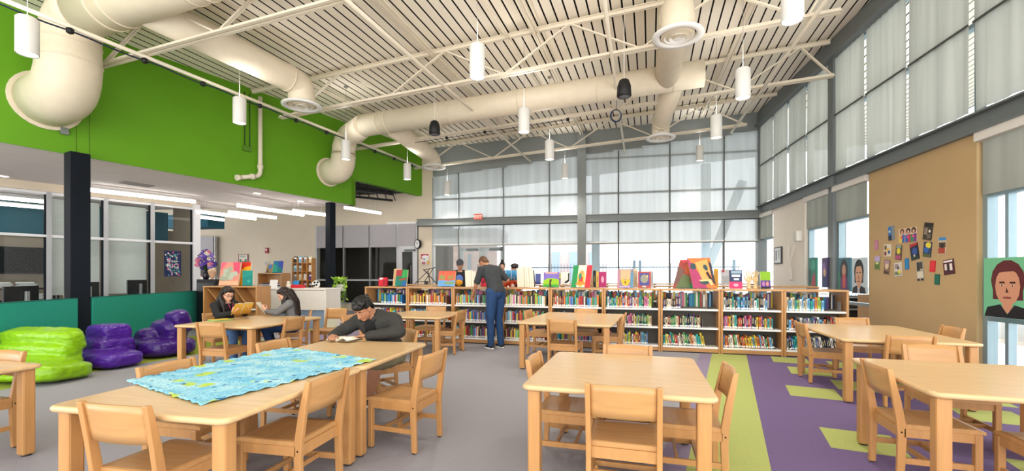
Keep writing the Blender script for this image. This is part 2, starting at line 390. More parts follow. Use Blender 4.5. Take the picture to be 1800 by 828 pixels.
for i in range(len(us) - 1):
    u1, u0 = us[i], us[i + 1]
    fo = win_bay(wk, RW, u0, u1, 3.56, 6.12, [3.6, 4.85, 6.1], [], FRR, GLASS, SHADER, mw=.03); wk += 1
    s = MB(); s.use(SHADER); g = .04
    seed = rnd.random() * 9
    s.grid(lambda a, b: RW.at(u0 + g + a * (u1 - u0 - 2 * g), -.09 - .014 * math.sin(a * 19 + seed + 2.2 * b) * (1 - b) - .006 * math.sin(a * 43 + seed), 3.62 + b * 2.5), 40, 8)
    sh = s.build('roller_shade', parent=fo, fix=False)
    h = MB(); h.use(mat('4a4d4c', .6, var=0)); slab(h, RW, u0 + g, u1 - g, 4.835, 4.865, -.115, -.105); h.build('hem_or_transom_bar', parent=sh)  # dark strip set in front for the transom's silhouette through the shade
# lower windows in the right wall: (px far, px near, shade bottom z)
low = [(1338, 1367, 2.5), (1424, 1470, 2.5), (1476, 1540, 2.52), (1735, 2000, 2.44)]
for a, b, zb in low:
    u1, u0 = RW.u(a), (RW.u(b) if b < 1900 else max(.2, RW.u(1735) - 2.4))
    fo = win_bay(wk, RW, u0 + .05, u1 - .03, 0, 3.29, [.05, .78, zb], [], FRR, GLASS, SHADER, mw=.09); wk += 1
    s = MB(); s.use(SHADER); slab(s, RW, u0 + .1, u1 - .07, zb, 3.25, -.1, -.097); sh = s.build('roller_shade', parent=fo)
    c = MB(); c.use(mat('d8d4d0', .5, var=0)); slab(c, RW, u0 + .04, u1 - .02, 3.17, 3.29, -.17, -.06); c.build('shade_cassette', parent=fo)
    if b > 1900:
        e = MB(); e.use(FRR); slab(e, RW, u1 - .36, u1 - .31, .05, zb, -.03, .06); e.build('mullion', parent=fo)
# ---- window wall of the office on the left
OW = Line((A(-260, 10.2).x, 10.2 * 0 + (10.67 - 2.56) * K), (A(345, 14.05).x, 14.05 * K)) if False else None
q0, q1 = A(0, 10.67), A(341, 14.0); dd = (q1 - q0).normalized(); q00 = q0 - dd * 3.2
OW = Line((q00.x, q00.y), (q1.x, q1.y))
cols = [0, OW.u(-60), OW.u(85.5), OW.u(185.5), OW.u(267.5), OW.len]
WFR = mat('e9e9ec', .35, var=.01)
m = MB(); m.use(BEIGE); slab(m, OW, 0, OW.len + .1, 3.32, zs, -.02, .15); struct(m.build('wall_office'))
for i in range(5):
    fo = win_bay(wk, OW, cols[i], cols[i + 1], .0, 3.32, [.05, 2.28, 3.28], [], WFR, GLASSD, SHADEL, mw=.09); wk += 1
    d = MB(); d.use(NAVY); slab(d, OW, cols[i + 1] - .075, cols[i + 1] - .045, .05, 3.28, -.03, .05); d.build('gasket', parent=fo)
    if i in (2, 3):
        b = MB(); b.use(mat('e4e6e2', .6, var=.02)); z = .9
        while z < 3.2:
            b.box(OW.at((cols[i] + cols[i + 1]) / 2, .2, z), (cols[i + 1] - cols[i] - .14, .04, .004), rot=(Matrix.Rotation(OW.ang, 3, 'Z') @ Matrix.Rotation(R(58), 3, 'X'))); z += .032
        b.build('venetian_blind', parent=fo)
m = MB(); m.use(WFR); slab(m, OW, OW.len - .05, OW.len + .12, 0, 3.4, -.12, .12); struct(m.build('trim_10'))
# office behind the glass
m = MB(); m.use(mat('8d8171', .8, var=.03)); slab(m, OW, -2, OW.len + 1.5, 0, 2.9, 3.6, 3.7); m.use(mat('35606e', .8, var=.03)); slab(m, OW, -2, OW.len + .5, 2.5, 3.5, 3.5, 3.6)
m.use(mat('8d8171', .8, var=.03)); slab(m, OW, OW.len + .02, OW.len + .1, 0, 3.5, .1, 1.6)
struct(m.build('wall_office_back'))
# teal bulkhead and shaded window beyond the office
m = MB(); m.use(mat('2f6f86', .7, var=.03)); c = A(368, 17.4, 0)
m.box((c.x - .6, c.y, 3.27), (2.0, .7, .46), rz=BW.ang); struct(m.build('trim_11'))
u0, u1 = BW.u(322), BW.u(383)
fo = win_bay(wk, BW, u0, u1, .9, 2.95, [.95, 2.9], [], WF, GLASSD, SHADEL, vsh=-.05); wk += 1
fo.location = (BW.n * -.12).to_3d()
s = MB(); s.use(SHADEL); slab(s, BW, u0 + .03, u1 - .03, 2.2, 2.95, -.2, -.19); o = s.build('roller_shade', parent=fo); o.location = (BW.n * .12).to_3d()

# ---- outside: paving, canopy over the back windows, posts, fence, brick building
m = MB(); m.use(mat('cfccc4', .9, var=.05)); m.box((6, 35, -.12), (120, 40, .1)); m.box((26, 8, -.12), (30, 50, .1)); struct(m.build('ground_outside'))
m = MB(); m.use(mat('eceeec', .8, var=.02))
a, b = BW.at(uG - 3, .25), BW.at(uc + 2.5, .25); n3 = BW.n.to_3d() * 3.6
zc = lambda p: 5.32 + .095 * p.x
vs = [Vector((p.x, p.y, zc(p))) for p in (a, b, b + n3, a + n3)]
lo = [m.v(p) for p in vs]; up = [m.v(p + Vector((0, 0, .5))) for p in vs]
m.f(lo); m.f(up[::-1])
for i in range(4): m.f([lo[i], lo[(i + 1) % 4], up[(i + 1) % 4], up[i]])
struct(m.build('roof_canopy'))
CP = mat('c2d0d8', .6, var=.02)
for px in (1045, 1283):
    q = BW.at(BW.u(px), 3.4); m = MB(); m.use(CP); m.box((q.x, q.y, 2.9), (.32, .32, 5.8), rz=BW.ang)
    tag(m.build('canopy_post'), 'pale steel canopy post standing outside the %s back window bay' % ('wide' if px > 1100 else 'middle'), 'post')
p0, p1 = BW.at(BW.u(1240), 2.6, -.06), BW.at(BW.u(1350), 2.6, 4.9)
m = MB(); m.use(CP); m.bar(p0, p1, .28, .28); tag(m.build('diagonal_brace'), 'pale slanting steel brace outside the last back window', 'brace')
fm = mat('8b9fb0', .6, var=.02)
fe = thing('picket_fence', BW.at(BW.u(1160), 9), 0, 'grey blue metal picket fence outside the back windows', 'fence'); fi = Matrix.Translation(-fe.location)
FL = Line((BW.at(BW.u(880), 7).x, BW.at(BW.u(880), 7).y), (BW.at(BW.u(1420), 7).x, BW.at(BW.u(1420), 7).y))
m = MB(fi); m.use(fm); slab(m, FL, 0, FL.len, 1.72, 1.78, -.03, .03); slab(m, FL, 0, FL.len, .2, .26, -.03, .03); m.build('rail', parent=fe)
m = MB(fi); m.use(fm); uu = .1
while uu < FL.len: slab(m, FL, uu - .011, uu + .011, -.05, 1.95, -.011, .011); uu += .16
pk = m.build('picket', parent=fe); pk['kind'] = 'stuff'
for uu in (FL.u(1050), FL.u(1115), FL.u(1125), FL.u(1290)):
    m = MB(fi); m.use(fm); slab(m, FL, uu - .06, uu + .06, -.07, 2.1, -.06, .06); m.build('post', parent=fe)
# brick building, its colours paled to stand in for outdoor glare
bk = bpy.data.materials.new('glare_paled_brick'); bk.use_nodes = True; n_ = bk.node_tree; bt = n_.nodes.new('ShaderNodeTexBrick'); tcn = n_.nodes.new('ShaderNodeTexCoord'); mpn = n_.nodes.new('ShaderNodeMapping')
mpn.inputs['Rotation'].default_value = (R(90), 0, 0)
bt.inputs['Color1'].default_value = (*lin('ead2cd'), 1); bt.inputs['Color2'].default_value = (*lin('e3c6c0'), 1); bt.inputs['Mortar'].default_value = (*lin('dccfc6'), 1)
bt.inputs['Scale'].default_value = 1.0; bt.inputs['Brick Width'].default_value = .8; bt.inputs['Row Height'].default_value = .3; bt.inputs['Mortar Size'].default_value = .03
n_.links.new(tcn.outputs['Object'], mpn.inputs[0]); n_.links.new(mpn.outputs[0], bt.inputs['Vector']); n_.links.new(bt.outputs[0], n_.nodes['Principled BSDF'].inputs['Base Color']); n_.nodes['Principled BSDF'].inputs['Roughness'].default_value = .9
bl = empty('brick_building', BW.at(BW.u(762) + 1.4, 8), BW.ang); tag(bl, 'red brick school wing outside the glass doors, glare painted into its colour', 'building')
m = MB(); m.use(bk); m.box((-5.6, 2, 1.9), (9.2, 3, 3.9)); m.build('wall', parent=bl)
m = MB(); m.use(bk); m.box((3.2, 5.0, 1.7), (3.6, 2, 3.5)); m.build('wall', parent=bl)
m = MB(); m.use(WHITE); m.box((-5.6, 2, 3.9), (9.4, 3.2, .2)); m.build('roof_edge', parent=bl)
for x in (-2.6, -1.8):
    m = MB(); m.use(mat('b4bfc8', .3, var=0)); m.box((x, .49, 1.6), (.18, .04, 1.9)); m.build('window', parent=bl)
for x in (1.9, 3.0, 4.2):
    m = MB(); m.use(mat('bccbd8', .3, var=0)); m.box((x, 3.98, 1.6), (.5, .05, 2.4)); m.build('window', parent=bl)
# stone pier outside the near right window
m = MB(); m.use(mat('c7cac8', .9, var=.12, scale=5)); q = RW.at(RW.u(1735) - .75, 2.2)
m.box((q.x, q.y, 1.6), (.8, .8, 3.2)); tag(m.build('stone_pier'), 'pale stone pier outside the window with the portrait', 'pier')
# ================================================================== OVERHEAD: joists, pipes, ducts, lamps
JD = [6.0, 9.6, 12.9, 16.2]; JL = [-7.45, -5.5, -5.2, -3.5]; JR = [4.4, 5.3, 7.0, 6.75]
jn = ['cream open web steel joist crossing in front of the huge duct elbow',
      'cream open web steel joist just past the near round diffuser on the green side', 'cream open web steel joist running behind the long straight duct',
      'cream open web steel joist hanging along the top of the far glazing']
def jp_(j, x, z): return W2(x, JD[j] - .34 * x, z)
def jend(j):                                   # x where the joist line meets the green wall and the right wall
    return ((-7.82 + .482 * (JD[j] - 8.7)) / (1 + .482 * .34), (5.29 + .176 * JD[j]) / (1 + .176 * .34))
for j in range(4):
    xl, xr = jend(j); xl += .05; xr -= .2
    o = thing('roof_joist', jp_(j, 0, zroof(0) - .85), 0, jn[j], 'roof joist', 'steel roof joists')
    I = Matrix.Translation(-o.location); off = jp.to_3d() * .045
    for nm, a, b, dz in (('top_chord', xl, xr, -.06), ('bottom_chord', max(JL[j], xl), JR[j], -.85)):
        m = MB(I); m.use(CREAMP)
        for sg in (-1, 1):
            p, q = jp_(j, a, zroof(a) + dz) + off * sg, jp_(j, b, zroof(b) + dz) + off * sg
            m.bar(p, q, .055, .012); m.bar(p + Vector((0, 0, .03 if dz < -.5 else -.03)) - off * sg * .5, q + Vector((0, 0, .03 if dz < -.5 else -.03)) - off * sg * .5, .012, .07)
        m.build(nm, parent=o)
    x = JL[j] + .35; k = 0; top = False
    while x < JR[j] - .2:
        x2 = min(x + 1.25, JR[j] - .02)
        m = MB(I); m.use(CREAMP)
        za, zb = (-.1, -.83) if top else (-.83, -.1)
        p, q = jp_(j, x, zroof(x) + za), jp_(j, x2, zroof(x2) + zb)
        for sg in (-1, 1): m.bar(p + off * .4 * sg, q + off * .4 * sg, .026, .026)
        m.build('web_diagonal', parent=o); x = x2; top = not top
# bridging lines across the joists: (x at D 9.7, low or high, D range)
brl = [(-5.57, 0, 3.6, 17.2, .33, 'cream bridging pipe running beside the green wall with a dark cable strapped to it'),
       (-1.43, 0, 3, 17.0, .29, 'cream bridging pipe under the joists, second from the green wall'),
       (2.05, 0, 3, 17.6, .265, 'cream bridging pipe under the joists passing beside the black speaker near mid room'),
       (5.35, 0, 3, 14.4, .25, 'cream bridging pipe under the joists nearest the shaded right wall'),
       (-5.2, 1, 3.6, 16.5, .33, 'upper bridging pipe against the roof deck beside the green wall'),
       (-1.75, 1, 3, 16.5, .27, 'upper bridging pipe against the deck above the long duct elbow end'),
       (.55, 1, 3, 16.5, .27, 'upper bridging pipe against the deck over the middle of the room'),
       (4.6, 1, 3, 15.0, .25, 'upper bridging pipe against the deck toward the shaded right wall')]
for x0, hi, d0, d1, sl, lb in brl:
    X = lambda d: x0 + sl * (d - 9.7)
    zz = (lambda x: zroof(x) - .16) if hi else (lambda x: zroof(x) - .905)
    p, q = W2(X(d0), d0, zz(X(d0))), W2(X(d1), d1, zz(X(d1)))
    m = MB(Matrix.Translation(-p)); m.use(CREAMP)
    if hi: m.bar(p + Vector((-.03, 0, 0)), q + Vector((-.03, 0, 0)), .05, .05); m.bar(p + Vector((.05, 0, 0)), q + Vector((.05, 0, 0)), .025, .025)
    else: m.tube([p, q], .032, 10)
    o = m.build('bridging_pipe'); o.location = p; tag(o, lb, 'pipe', 'bridging pipes across the joists')
# conduits
p, q = W2(-.03 - 1.6, 4.5, 6.0), W2(1.4, 14.5, 6.1); m = MB(); m.use(CREAMP)
m.tube([p, q], .014, 8); m.tube([p + Vector((.05, 0, 0)), q + Vector((.05, 0, 0))], .014, 8)
tag(m.build('conduit'), 'pair of thin cream conduits clipped under the deck in mid room', 'conduit')

# dark cable strapped to the pipe by the green wall
P = [A(*pz) for pz in ()]
x0, sl = -5.57, .33
pt = lambda d, dz: W2(x0 + sl * (d - 9.7), d, zroof(x0 + sl * (d - 9.7)) - .905 + dz)
pts = [pt(3.8 + .25 * i, -.05 - .03 * abs(math.sin(i * .7))) for i in range(52)]
cb = thing('cable', pts[0], 0, 'dark blue cable strapped along the pipe beside the green wall', 'cable'); I = Matrix.Translation(-pts[0])
m = MB(I); m.use(mat('1d2640', .5, var=0)); m.tube(pts, .012, 6); m.build('line', parent=cb)
for px in (120, 258, 365, 455, 515, 573, 614, 660, 693, 722):
    d = min(range(52), key=lambda i: abs(900 + pts[i].x / (pts[i].y / K) * 850 - px)); 
    m = MB(I); m.use(BLACK); m.lathe([(.02, -.045), (.045, -.03), (.045, .03), (.02, .045)], pts[d], 10); m.build('clip', parent=cb)
for j, pxs, lb in ((2, (722, 785, 852, 998), 'black cable clips and lead along the far joist chord'),):
    qs = [jp_(j, 0, 0)]; xs = []
    for px in pxs:
        t = (px - 900) / 850; x = t * JD[j] / (1 + .34 * t); xs.append(x)
    a = [jp_(j, x, zroof(x) - .91) for x in xs]
    o = thing('cable', a[0], 0, 'black lead clipped under the joist behind the long duct', 'cable'); I = Matrix.Translation(-a[0])
    m = MB(I); m.use(BLACK); m.tube(a, .008, 6); m.build('line', parent=o)
    for p in a: m = MB(I); m.use(BLACK); m.lathe([(.015, -.04), (.04, -.03), (.04, .03), (.015, .04)], p, 10); m.build('clip', parent=o)
# coil of cable hanging under the joist
c = A(1083, 10.9); c.z = ZZ(203, 10.9)
m = MB(Matrix.Translation(-c)); m.use(mat('26334f', .5, var=0))
for k in range(3): m.tube([c + Vector(((.11 + .008 * k) * math.cos(t), .012 * k, (.13 + .006 * k) * math.sin(t))) for t in [2 * math.pi * i / 22 for i in range(23)]], .01, 6, cap=False)
m.tube([c + Vector((0, 0, .13)), c + Vector((0.02, 0, zroof(c.x) - .85 - c.z))], .006, 6)
o = m.build('cable_coil'); o.location = c; tag(o, 'coil of dark blue cable hanging below a joist near the middle speaker', 'cable')

# ---- round ducts
def ring(mb, p, t, r, w=.05):
    t = t.normalized(); mb.tube([p - t * w / 2, p + t * w / 2], r, 28)
def diffuser(parent, I, c, r=.40):
    m = MB(I); m.use(WHITE)
    m.lathe([(r * .62, .10), (r * .7, .05), (r, .015), (r, -.01), (r * .76, -.02), (r * .72, .0), (r * .71, .05)], c, 32, cap=False); m.build('diffuser_ring', parent=parent)
    m = MB(I); m.use(mat('141414', .9, var=0)); m.lathe([(r * .715, .05), (r * .1, .07)], c, 32, cap=True); m.build('diffuser_throat', parent=parent)
    m = MB(I); m.use(WHITE)
    m.lathe([(r * .54, -.02), (r * .30, .06)], c, 32, cap=False); m.lathe([(r * .34, -.035), (r * .14, .05)], c, 32, cap=False); m.lathe([(r * .16, -.05), (.005, -.055)], c, 24, cap=False)
    m.build('diffuser_cone', parent=parent)
ins = -GW.n.to_3d()
def duct(lb, wall_px, wall_py, r_el, path_main, r, branches, out):
    u = GW.u(wall_px); p0 = GW.at(u, 0, GW.z(wall_px, wall_py))
    o = thing('air_duct', p0, 0, lb, 'duct', 'cream round air ducts'); I = Matrix.Translation(-p0)
    mp = [W2(*q) for q in path_main]
    p1 = p0 + ins * out; p2 = Vector((p1.x, p1.y, mp[0].z)); 
    m = MB(I); m.use(CREAM)
    el = smooth_path([p0 - ins * .02, p1, p2 + Vector((0, 0, -.02)), mp[0]], 10, out * .95)
    m.tube(el, [r_el + (r - r_el) * (i / (len(el) - 1)) for i in range(len(el))], 32); m.build('elbow', parent=o)
    m = MB(I); m.use(CREAM); ring(m, p0 + ins * .02, ins, r_el * 1.13, .05); m.build('wall_flange', parent=o)
    for i in (10, 14): m = MB(I); m.use(CREAM); t = el[i + 1] - el[i]; ring(m, el[i], t, (r_el + (r - r_el) * (i / (len(el) - 1))) * 1.025, .03); m.build('band', parent=o)
    m = MB(I); m.use(CREAM); m.tube(mp, r, 32); m.build('main_run', parent=o)
    L = (mp[-1] - mp[0]); k = .8
    for k in [x for x in (.5, .75, 2.2, 2.45, 4.2, 6.0, 7.6) if x < L.length]: m = MB(I); m.use(CREAM); ring(m, mp[0] + L.normalized() * k, L, r * 1.035, .03); m.build('band', parent=o)
    for st, en, zt_, zd, rb in branches:
        a, b = W2(*st), W2(*en, zt_)
        dn = Vector((b.x, b.y, zd)); m = MB(I); m.use(CREAM)
        pp = smooth_path([a, b, dn], 10, .34); m.tube(pp, rb, 28); ring(m, pp[1], pp[1] - pp[0], rb * 1.05, .03); m.build('branch', parent=o)
        diffuser(o, I, dn)
    return o
s1 = lambda s: (1.28 + s, 11.0 - .3 * s, 5.48 + .047 * s)
duct('long straight cream duct crossing the ceiling from an elbow low on the far green wall', 577, 303, .36, [s1(-5.15), s1(2.75)], .275,
     [(s1(-4.5), (-2.62, 16.2), 5.28, 4.98, .24), (s1(2.05), (2.69, 7.85), 5.78, 5.24, .26), (s1(2.2), (4.18, 13.6), 5.62, 5.22, .24)], .62)
duct('huge cream duct elbow bolted to the near end of the green wall', 82, 178, .43, [(-6.7, 7.62, 5.5), (-3.2, 6.4, 5.68)], .36,
     [((-5.75, 7.3, 5.5), (-4.47, 10.28), 5.42, 4.96, .265)], .95)

# ---- pendants
pend = [(48, 96, 1.2, 'huge pendant in front of the duct elbow at the near left'), (421, 217, 1, 'pendant over the near green wall beside the conduits'), (839, 137, 1, 'pendant high over mid room in front of the long duct'),
        (921, 233, 1, 'pendant below the middle of the long duct'), (608, 281, 1, 'pendant in front of the far duct elbow'), (716, 316, 1, 'pendant before the far end of the green wall'),
        (786, 343, 1, 'pendant by the glazing above the exit sign'), (966, 281, 1, 'pendant left of the tall grey column'), (993, 314, 1, 'smaller looking pendant close against the glazing left of the column'),
        (1393, 37, 1, 'pendant near the top of the shaded right wall'), (1306, 173, 1, 'pendant before the far part of the shaded right wall'), (1259, 243, 1, 'pendant near the back right corner'),
        (1230, 283, 1, 'pendant close to the glazing left of the corner')]
EMIT = mat('fff6e6', .5, var=0, emit=5.0); SHW = mat('dddcd9', .45, var=.01)
proto = None
for px, py, sc, lb in pend:
    D = (4.2 - H) * 850 / (YH - py)
    if px in (786, 993, 1230): D = {786: 16.9, 993: 15.9, 1230: 14.9}[px]
    p = A(px, D, ZZ(py, D))
    o = thing('pendant_lamp', p, 0, 'white cylinder ' + lb, 'pendant lamp', 'white cylinder pendant lamps')
    if proto is None:
        m = MB(); m.use(SHW); m.lathe([(.098, .012), (.108, 0), (.112, .004), (.112, .455), (.09, .48), (.02, .485)], seg=28, cap=False); sh = m.build('lamp_shade', parent=o)
        m = MB(); m.use(EMIT); m.lathe([(.1, .014), (.005, .02)], seg=24); ln_ = m.build('lens', parent=o)
        proto = (sh.data, ln_.data)
    else:
        for nm, d in zip(('lamp_shade', 'lens'), proto): c = bpy.data.objects.new(nm, d); COL.objects.link(c); c.parent = o
    zt_ = zroof(p.x) - p.z
    m = MB(); m.use(mat('8f8b84', .6, var=0)); m.tube([(0, 0, .48), (0, 0, zt_)], .0035, 6); m.lathe([(.05, zt_ - .03), (.05, zt_)], seg=12); m.build('cord', parent=o)
    l = bpy.data.lights.new('pendant_light', 'SPOT'); l.energy = PEND_W; l.spot_size = R(125); l.spot_blend = .7; l.color = (1, .93, .82); l.shadow_soft_size = .09
    up_ = bpy.data.lights.new('added_deck_fill', 'SPOT'); up_.energy = UP_W; up_.spot_size = R(172); up_.spot_blend = 1; up_.color = (1, .97, .92); up_.shadow_soft_size = .09  # added fill to brighten the deck, not a lamp of the pendant
    u_o = bpy.data.objects.new('added_deck_fill', up_); COL.objects.link(u_o); u_o.parent = o; u_o.location = (0, 0, .5); u_o.rotation_euler = (math.pi, 0, 0)
    lo_ = bpy.data.objects.new('pendant_light', l); COL.objects.link(lo_); lo_.parent = o; lo_.location = (0, 0, -.02)
# ---- black pendant speakers
for px, py, D, lb in ((764, 237, 11.1, 'black pendant speaker below the long duct nearer the green wall'), (1097, 171, 8.7, 'black pendant speaker below the long duct at mid room')):
    p = A(px, D, ZZ(py, D)); o = thing('pendant_speaker', p, 0, lb, 'speaker', 'black pendant speakers')
    m = MB(); m.use(mat('141416', .55, var=.05)); m.lathe([(.105, 0), (.13, .02), (.12, .2), (.085, .3), (.05, .32), (.005, .325)], seg=24, cap=False); m.build('housing', parent=o)
    m = MB(); m.use(mat('6a6a70', .6, var=.1, scale=200)); m.lathe([(.12, .012), (.06, -.006), (.004, -.01)], seg=24, cap=True); m.build('grille', parent=o)
    m = MB(); m.use(WHITE); m.tube([(0, 0, .32), (0, 0, zroof(p.x) - p.z)], .005, 6); m.build('cord', parent=o)
# ---- tube lamps under the lowered ceiling
TUB = mat('fffaf2', .5, var=0, emit=7.0)
lines = [(418, 361, 533, 378, 'first tube lamp right of the teal bulkhead, longest under the lowered ceiling'), (402, 373, 485, 383, 'tube lamp behind the longest one by the teal bulkhead'), (515, 371, 573, 378, 'tube lamp just left of the far black post'),
         (606, 365, 669, 375, 'tube lamp right of the far black post'), (346, 372, 449, 385, 'tube lamp over the flowers beside the office corner'), (347, 381, 393, 387, 'short looking tube lamp in front of the teal bulkhead'),
         (157, 334, 343, 355, 'long tube lamp along the head of the office windows')]
for a, b, c, d, lb in lines:
    zl = 3.2 if a < 600 else 3.6
    if a < 200: zl = 3.36
    p, q = G(a, b, zl) if False else A(a, (zl - H) * 850 / (YH - b), zl), A(c, (zl - H) * 850 / (YH - d), zl)
    o = thing('tube_lamp', p, 0, 'white ' + lb, 'ceiling lamp', 'white tube lamps'); I = Matrix.Translation(-p)
    m = MB(I); m.use(WHITE); m.bar(p + Vector((0, 0, .055)), q + Vector((0, 0, .055)), .1, .03); m.build('housing', parent=o)
    m = MB(I); m.use(TUB); m.bar(p, q, .09, .07); m.build('diffuser', parent=o)
    if zl != 3.36:
        m = MB(I); m.use(WHITE)
        for t in (.15, .85): w = p.lerp(q, t); m.tube([w + Vector((0, 0, .06)), w + Vector((0, 0, (zs if a < 600 else 4.44) - zl))], .004, 6)
        m.build('hanger', parent=o)
for k, (v, lb) in enumerate(((1.1, 'tube lamp inside the office seen through the upper panes, nearer the glass'), (2.5, 'tube lamp inside the office seen through the upper panes, deeper in'))):
    p, q = OW.at(.6, v, 3.2), OW.at(OW.u(150), v, 3.2); o = thing('tube_lamp', p, 0, 'white ' + lb, 'ceiling lamp', 'white tube lamps'); I = Matrix.Translation(-p)
    m = MB(I); m.use(WHITE); m.bar(p + Vector((0, 0, .055)), q + Vector((0, 0, .055)), .1, .03); m.build('housing', parent=o)
    m = MB(I); m.use(TUB); m.bar(p, q, .09, .07); m.build('diffuser', parent=o)
    m = MB(I); m.use(WHITE)
    for t in (.15, .85): w = p.lerp(q, t); m.tube([w + Vector((0, 0, .06)), w + Vector((0, 0, .31))], .004, 6)
    m.build('hanger', parent=o)
for px, py, lb in ((6, 309, 'small round recessed light in the lowered ceiling at the near left'), (452, 339, 'small round recessed light in the lowered ceiling above the long tube lamp'), (528, 353, 'small round recessed light in the lowered ceiling before the far black post')):
    p = A(px, (zs - H) * 850 / (YH - py), zs); o = thing('recessed_light', p, 0, lb, 'ceiling lamp')
    m = MB(); m.use(WHITE); m.lathe([(.11, 0), (.12, -.012), (.085, -.016)], seg=20, cap=False); m.build('trim_ring', parent=o)
    m = MB(); m.use(EMIT); m.lathe([(.085, -.01), (.004, -.006)], seg=20); m.build('lens', parent=o)
p = A(240, (zs - H) * 850 / (YH - 323), zs); m = MB(); m.use(mat('9b9492', .6, var=0)); m.box((0, 0, -.01), (.6, .3, .02))
for k in range(6): m.box((0, -.12 + k * .048, -.024), (.54, .02, .01))
o = m.build('ceiling_vent'); o.location = p; o.rotation_euler.z = GW.ang; tag(o, 'louvred air vent in the lowered ceiling above the office windows', 'vent')
# dark trusses in the open bay beyond the lowered ceiling
for k, (a, b, dz) in enumerate(((615, 322, 0), (628, 336, .1))):
    p = A(612, 15.6 + .6 * k, 4.42 - .12 * k); q = A(690, 16.6 + .6 * k, 4.42 - .12 * k); m = MB(Matrix.Translation(-p)); m.use(BLACK)
    m.bar(p, q, .09, .09); m.bar(p + Vector((0, 0, -.28)), q + Vector((0, 0, -.28)), .07, .07)
    for t in range(6): m.bar(p.lerp(q, t / 5) , p.lerp(q, t / 5) + Vector((.1, 0, -.28)), .03, .03)
    o = m.build('dark_truss'); o.location = p; tag(o, 'black steel truss in the dark bay, %s' % ('nearer the green wall step' if k == 0 else 'the lower one above the white tube lamp'), 'truss')

# ---- black posts under the green wall
for px, D, lb in ((136, 8.5, 'black square steel post standing beside the bean bags'), (581, 14.3, 'black square steel post standing beside the white counter')):
    p = A(px, D, 0); o = thing('steel_post', p, GW.ang, lb, 'post'); o['kind'] = 'thing'
    w = .27 if px < 200 else .2
    m = MB(); m.use(NAVY); m.box((0, 0, zs / 2 - .005), (w, w, zs - .01), bev=.008); m.build('shaft', parent=o)
    m = MB(); m.use(BLACK); m.box((0, 0, .012), (w + .1, w + .1, .022)); m.build('base_plate', parent=o)
# ---- fittings on the green wall
def on_wall(ln, px, py, off=0.0): return ln.at(ln.u(px), off, ln.z(px, py))
p = on_wall(GW, 112, 231, 0); o = thing('junction_box', p, GW.ang, 'small grey junction box on the green wall under the duct elbow', 'electrical box')
m = MB(); m.use(mat('8d9490', .4, metal=.6, var=0)); m.box((0, -.03, 0), (.11, .06, .12), bev=.006); m.build('box', parent=o)
m = MB(); m.use(mat('26351c', .6, var=0)); m.tube([(0, -.02, .06), (0, -.02, .45)], .012, 8); m.build('conduit', parent=o)
p = on_wall(GW, 433, 262, 0); o = thing('junction_box', p, GW.ang, 'green painted junction box with two conduits beside the cream pipe', 'electrical box')
m = MB(); m.use(mat('55821f', .5, var=0)); m.box((0, -.03, 0), (.2, .06, .12), bev=.006); m.build('box', parent=o)
for x in (-.05, .07): m = MB(); m.use(mat('28401a', .6, var=0)); m.tube([(x, -.02, .06), (x, -.02, 1.35)], .012, 8); m.build('conduit', parent=o)
a, b, c = on_wall(GW, 453, 172, -.1), on_wall(GW, 453, 310, -.1), on_wall(GW, 414, 313, -.1)
b.x, b.y = a.x, a.y; m0 = Matrix.Translation(-b); o = thing('wall_pipe', b, 0, 'cream pipe dropping down the green wall and turning left', 'pipe')
m = MB(m0); m.use(CREAMP); m.tube(smooth_path([a, b, c], 6, .12), .05, 14); m.build('pipe', parent=o)
for q, t in ((b + Vector((0, 0, .22)), Vector((0, 0, 1))), (c, c - b), (b.lerp(c, .35), c - b)): m = MB(m0); m.use(CREAMP); ring(m, q, t, .068, .09); m.build('coupling', parent=o)
# ---- exit sign, clock, fire alarm
p = on_wall(BW, 845, 383, -.34); o = thing('exit_sign', p, BW.ang, 'red lettered exit sign on the steel beam over the glass doors', 'sign')
m = MB(); m.use(mat('d8705c', .5, var=0, emit=.25)); m.box((0, 0, 0), (.3, .04, .2), bev=.006); m.build('box', parent=o)
text_mesh('EXIT', .13, (0, -.022, 0), (R(90), 0, 0), mat('fff0e8', .5, var=0, emit=.6), 'lettering', o)
p = on_wall(BW, 737, 429.5, -.02); o = thing('wall_clock', p + BW.n.to_3d() * -.12, BW.ang - R(30), 'round black rimmed clock on the beige pier left of the glazing', 'clock')
for nm, mm, pr in (('case', BLACK, [(.17, -.05), (.18, 0), (.18, .03), (.15, .04), (.15, .03), (.004, .03)]), ('dial', WHITE, [(.15, .031), (.004, .033)])):
    m = MB(Matrix.Rotation(R(90), 4, 'X')); m.use(mm); m.lathe(pr, seg=28, smooth=False); m.build(nm, parent=o)
m = MB(Matrix.Rotation(R(90), 4, 'X')); m.use(BLACK); m.bar((0, 0, .038), (.05, .07, .038), .012, .004); m.bar((0, 0, .038), (-.08, .06, .038), .008, .004); m.build('hands', parent=o)
m = MB(); m.use(BLACK); m.bar((0, .03, 0), (-.02, .2, 0), .05, .05); m.build('bracket', parent=o)
p = on_wall(BW, 470, 440.5, 0); o = thing('fire_alarm', p, BW.ang, 'small red fire alarm on the beige back wall', 'alarm')
m = MB(); m.use(mat('a01c22', .4, var=0)); m.box((0, -.03, 0), (.14, .06, .22), bev=.01); m.build('box', parent=o)
m = MB(); m.use(WHITE); m.box((0, -.064, .03), (.07, .012, .07)); m.build('strobe', parent=o)
for px, lb in ((466.5, 'white switch plate on the beige wall below the fire alarm'), (472, 'second white switch plate on the beige wall, beside the small bookcase')):
    p = on_wall(BW, px, 463, 0); m = MB(); m.use(mat('cfcac2', .5, var=0)); m.box((0, -.01, 0), (.1, .02, .14)); m.box((0, -.025, 0), (.03, .012, .05)); o = m.build('switch_plate'); o.location = p; o.rotation_euler.z = BW.ang; tag(o, lb, 'switch')
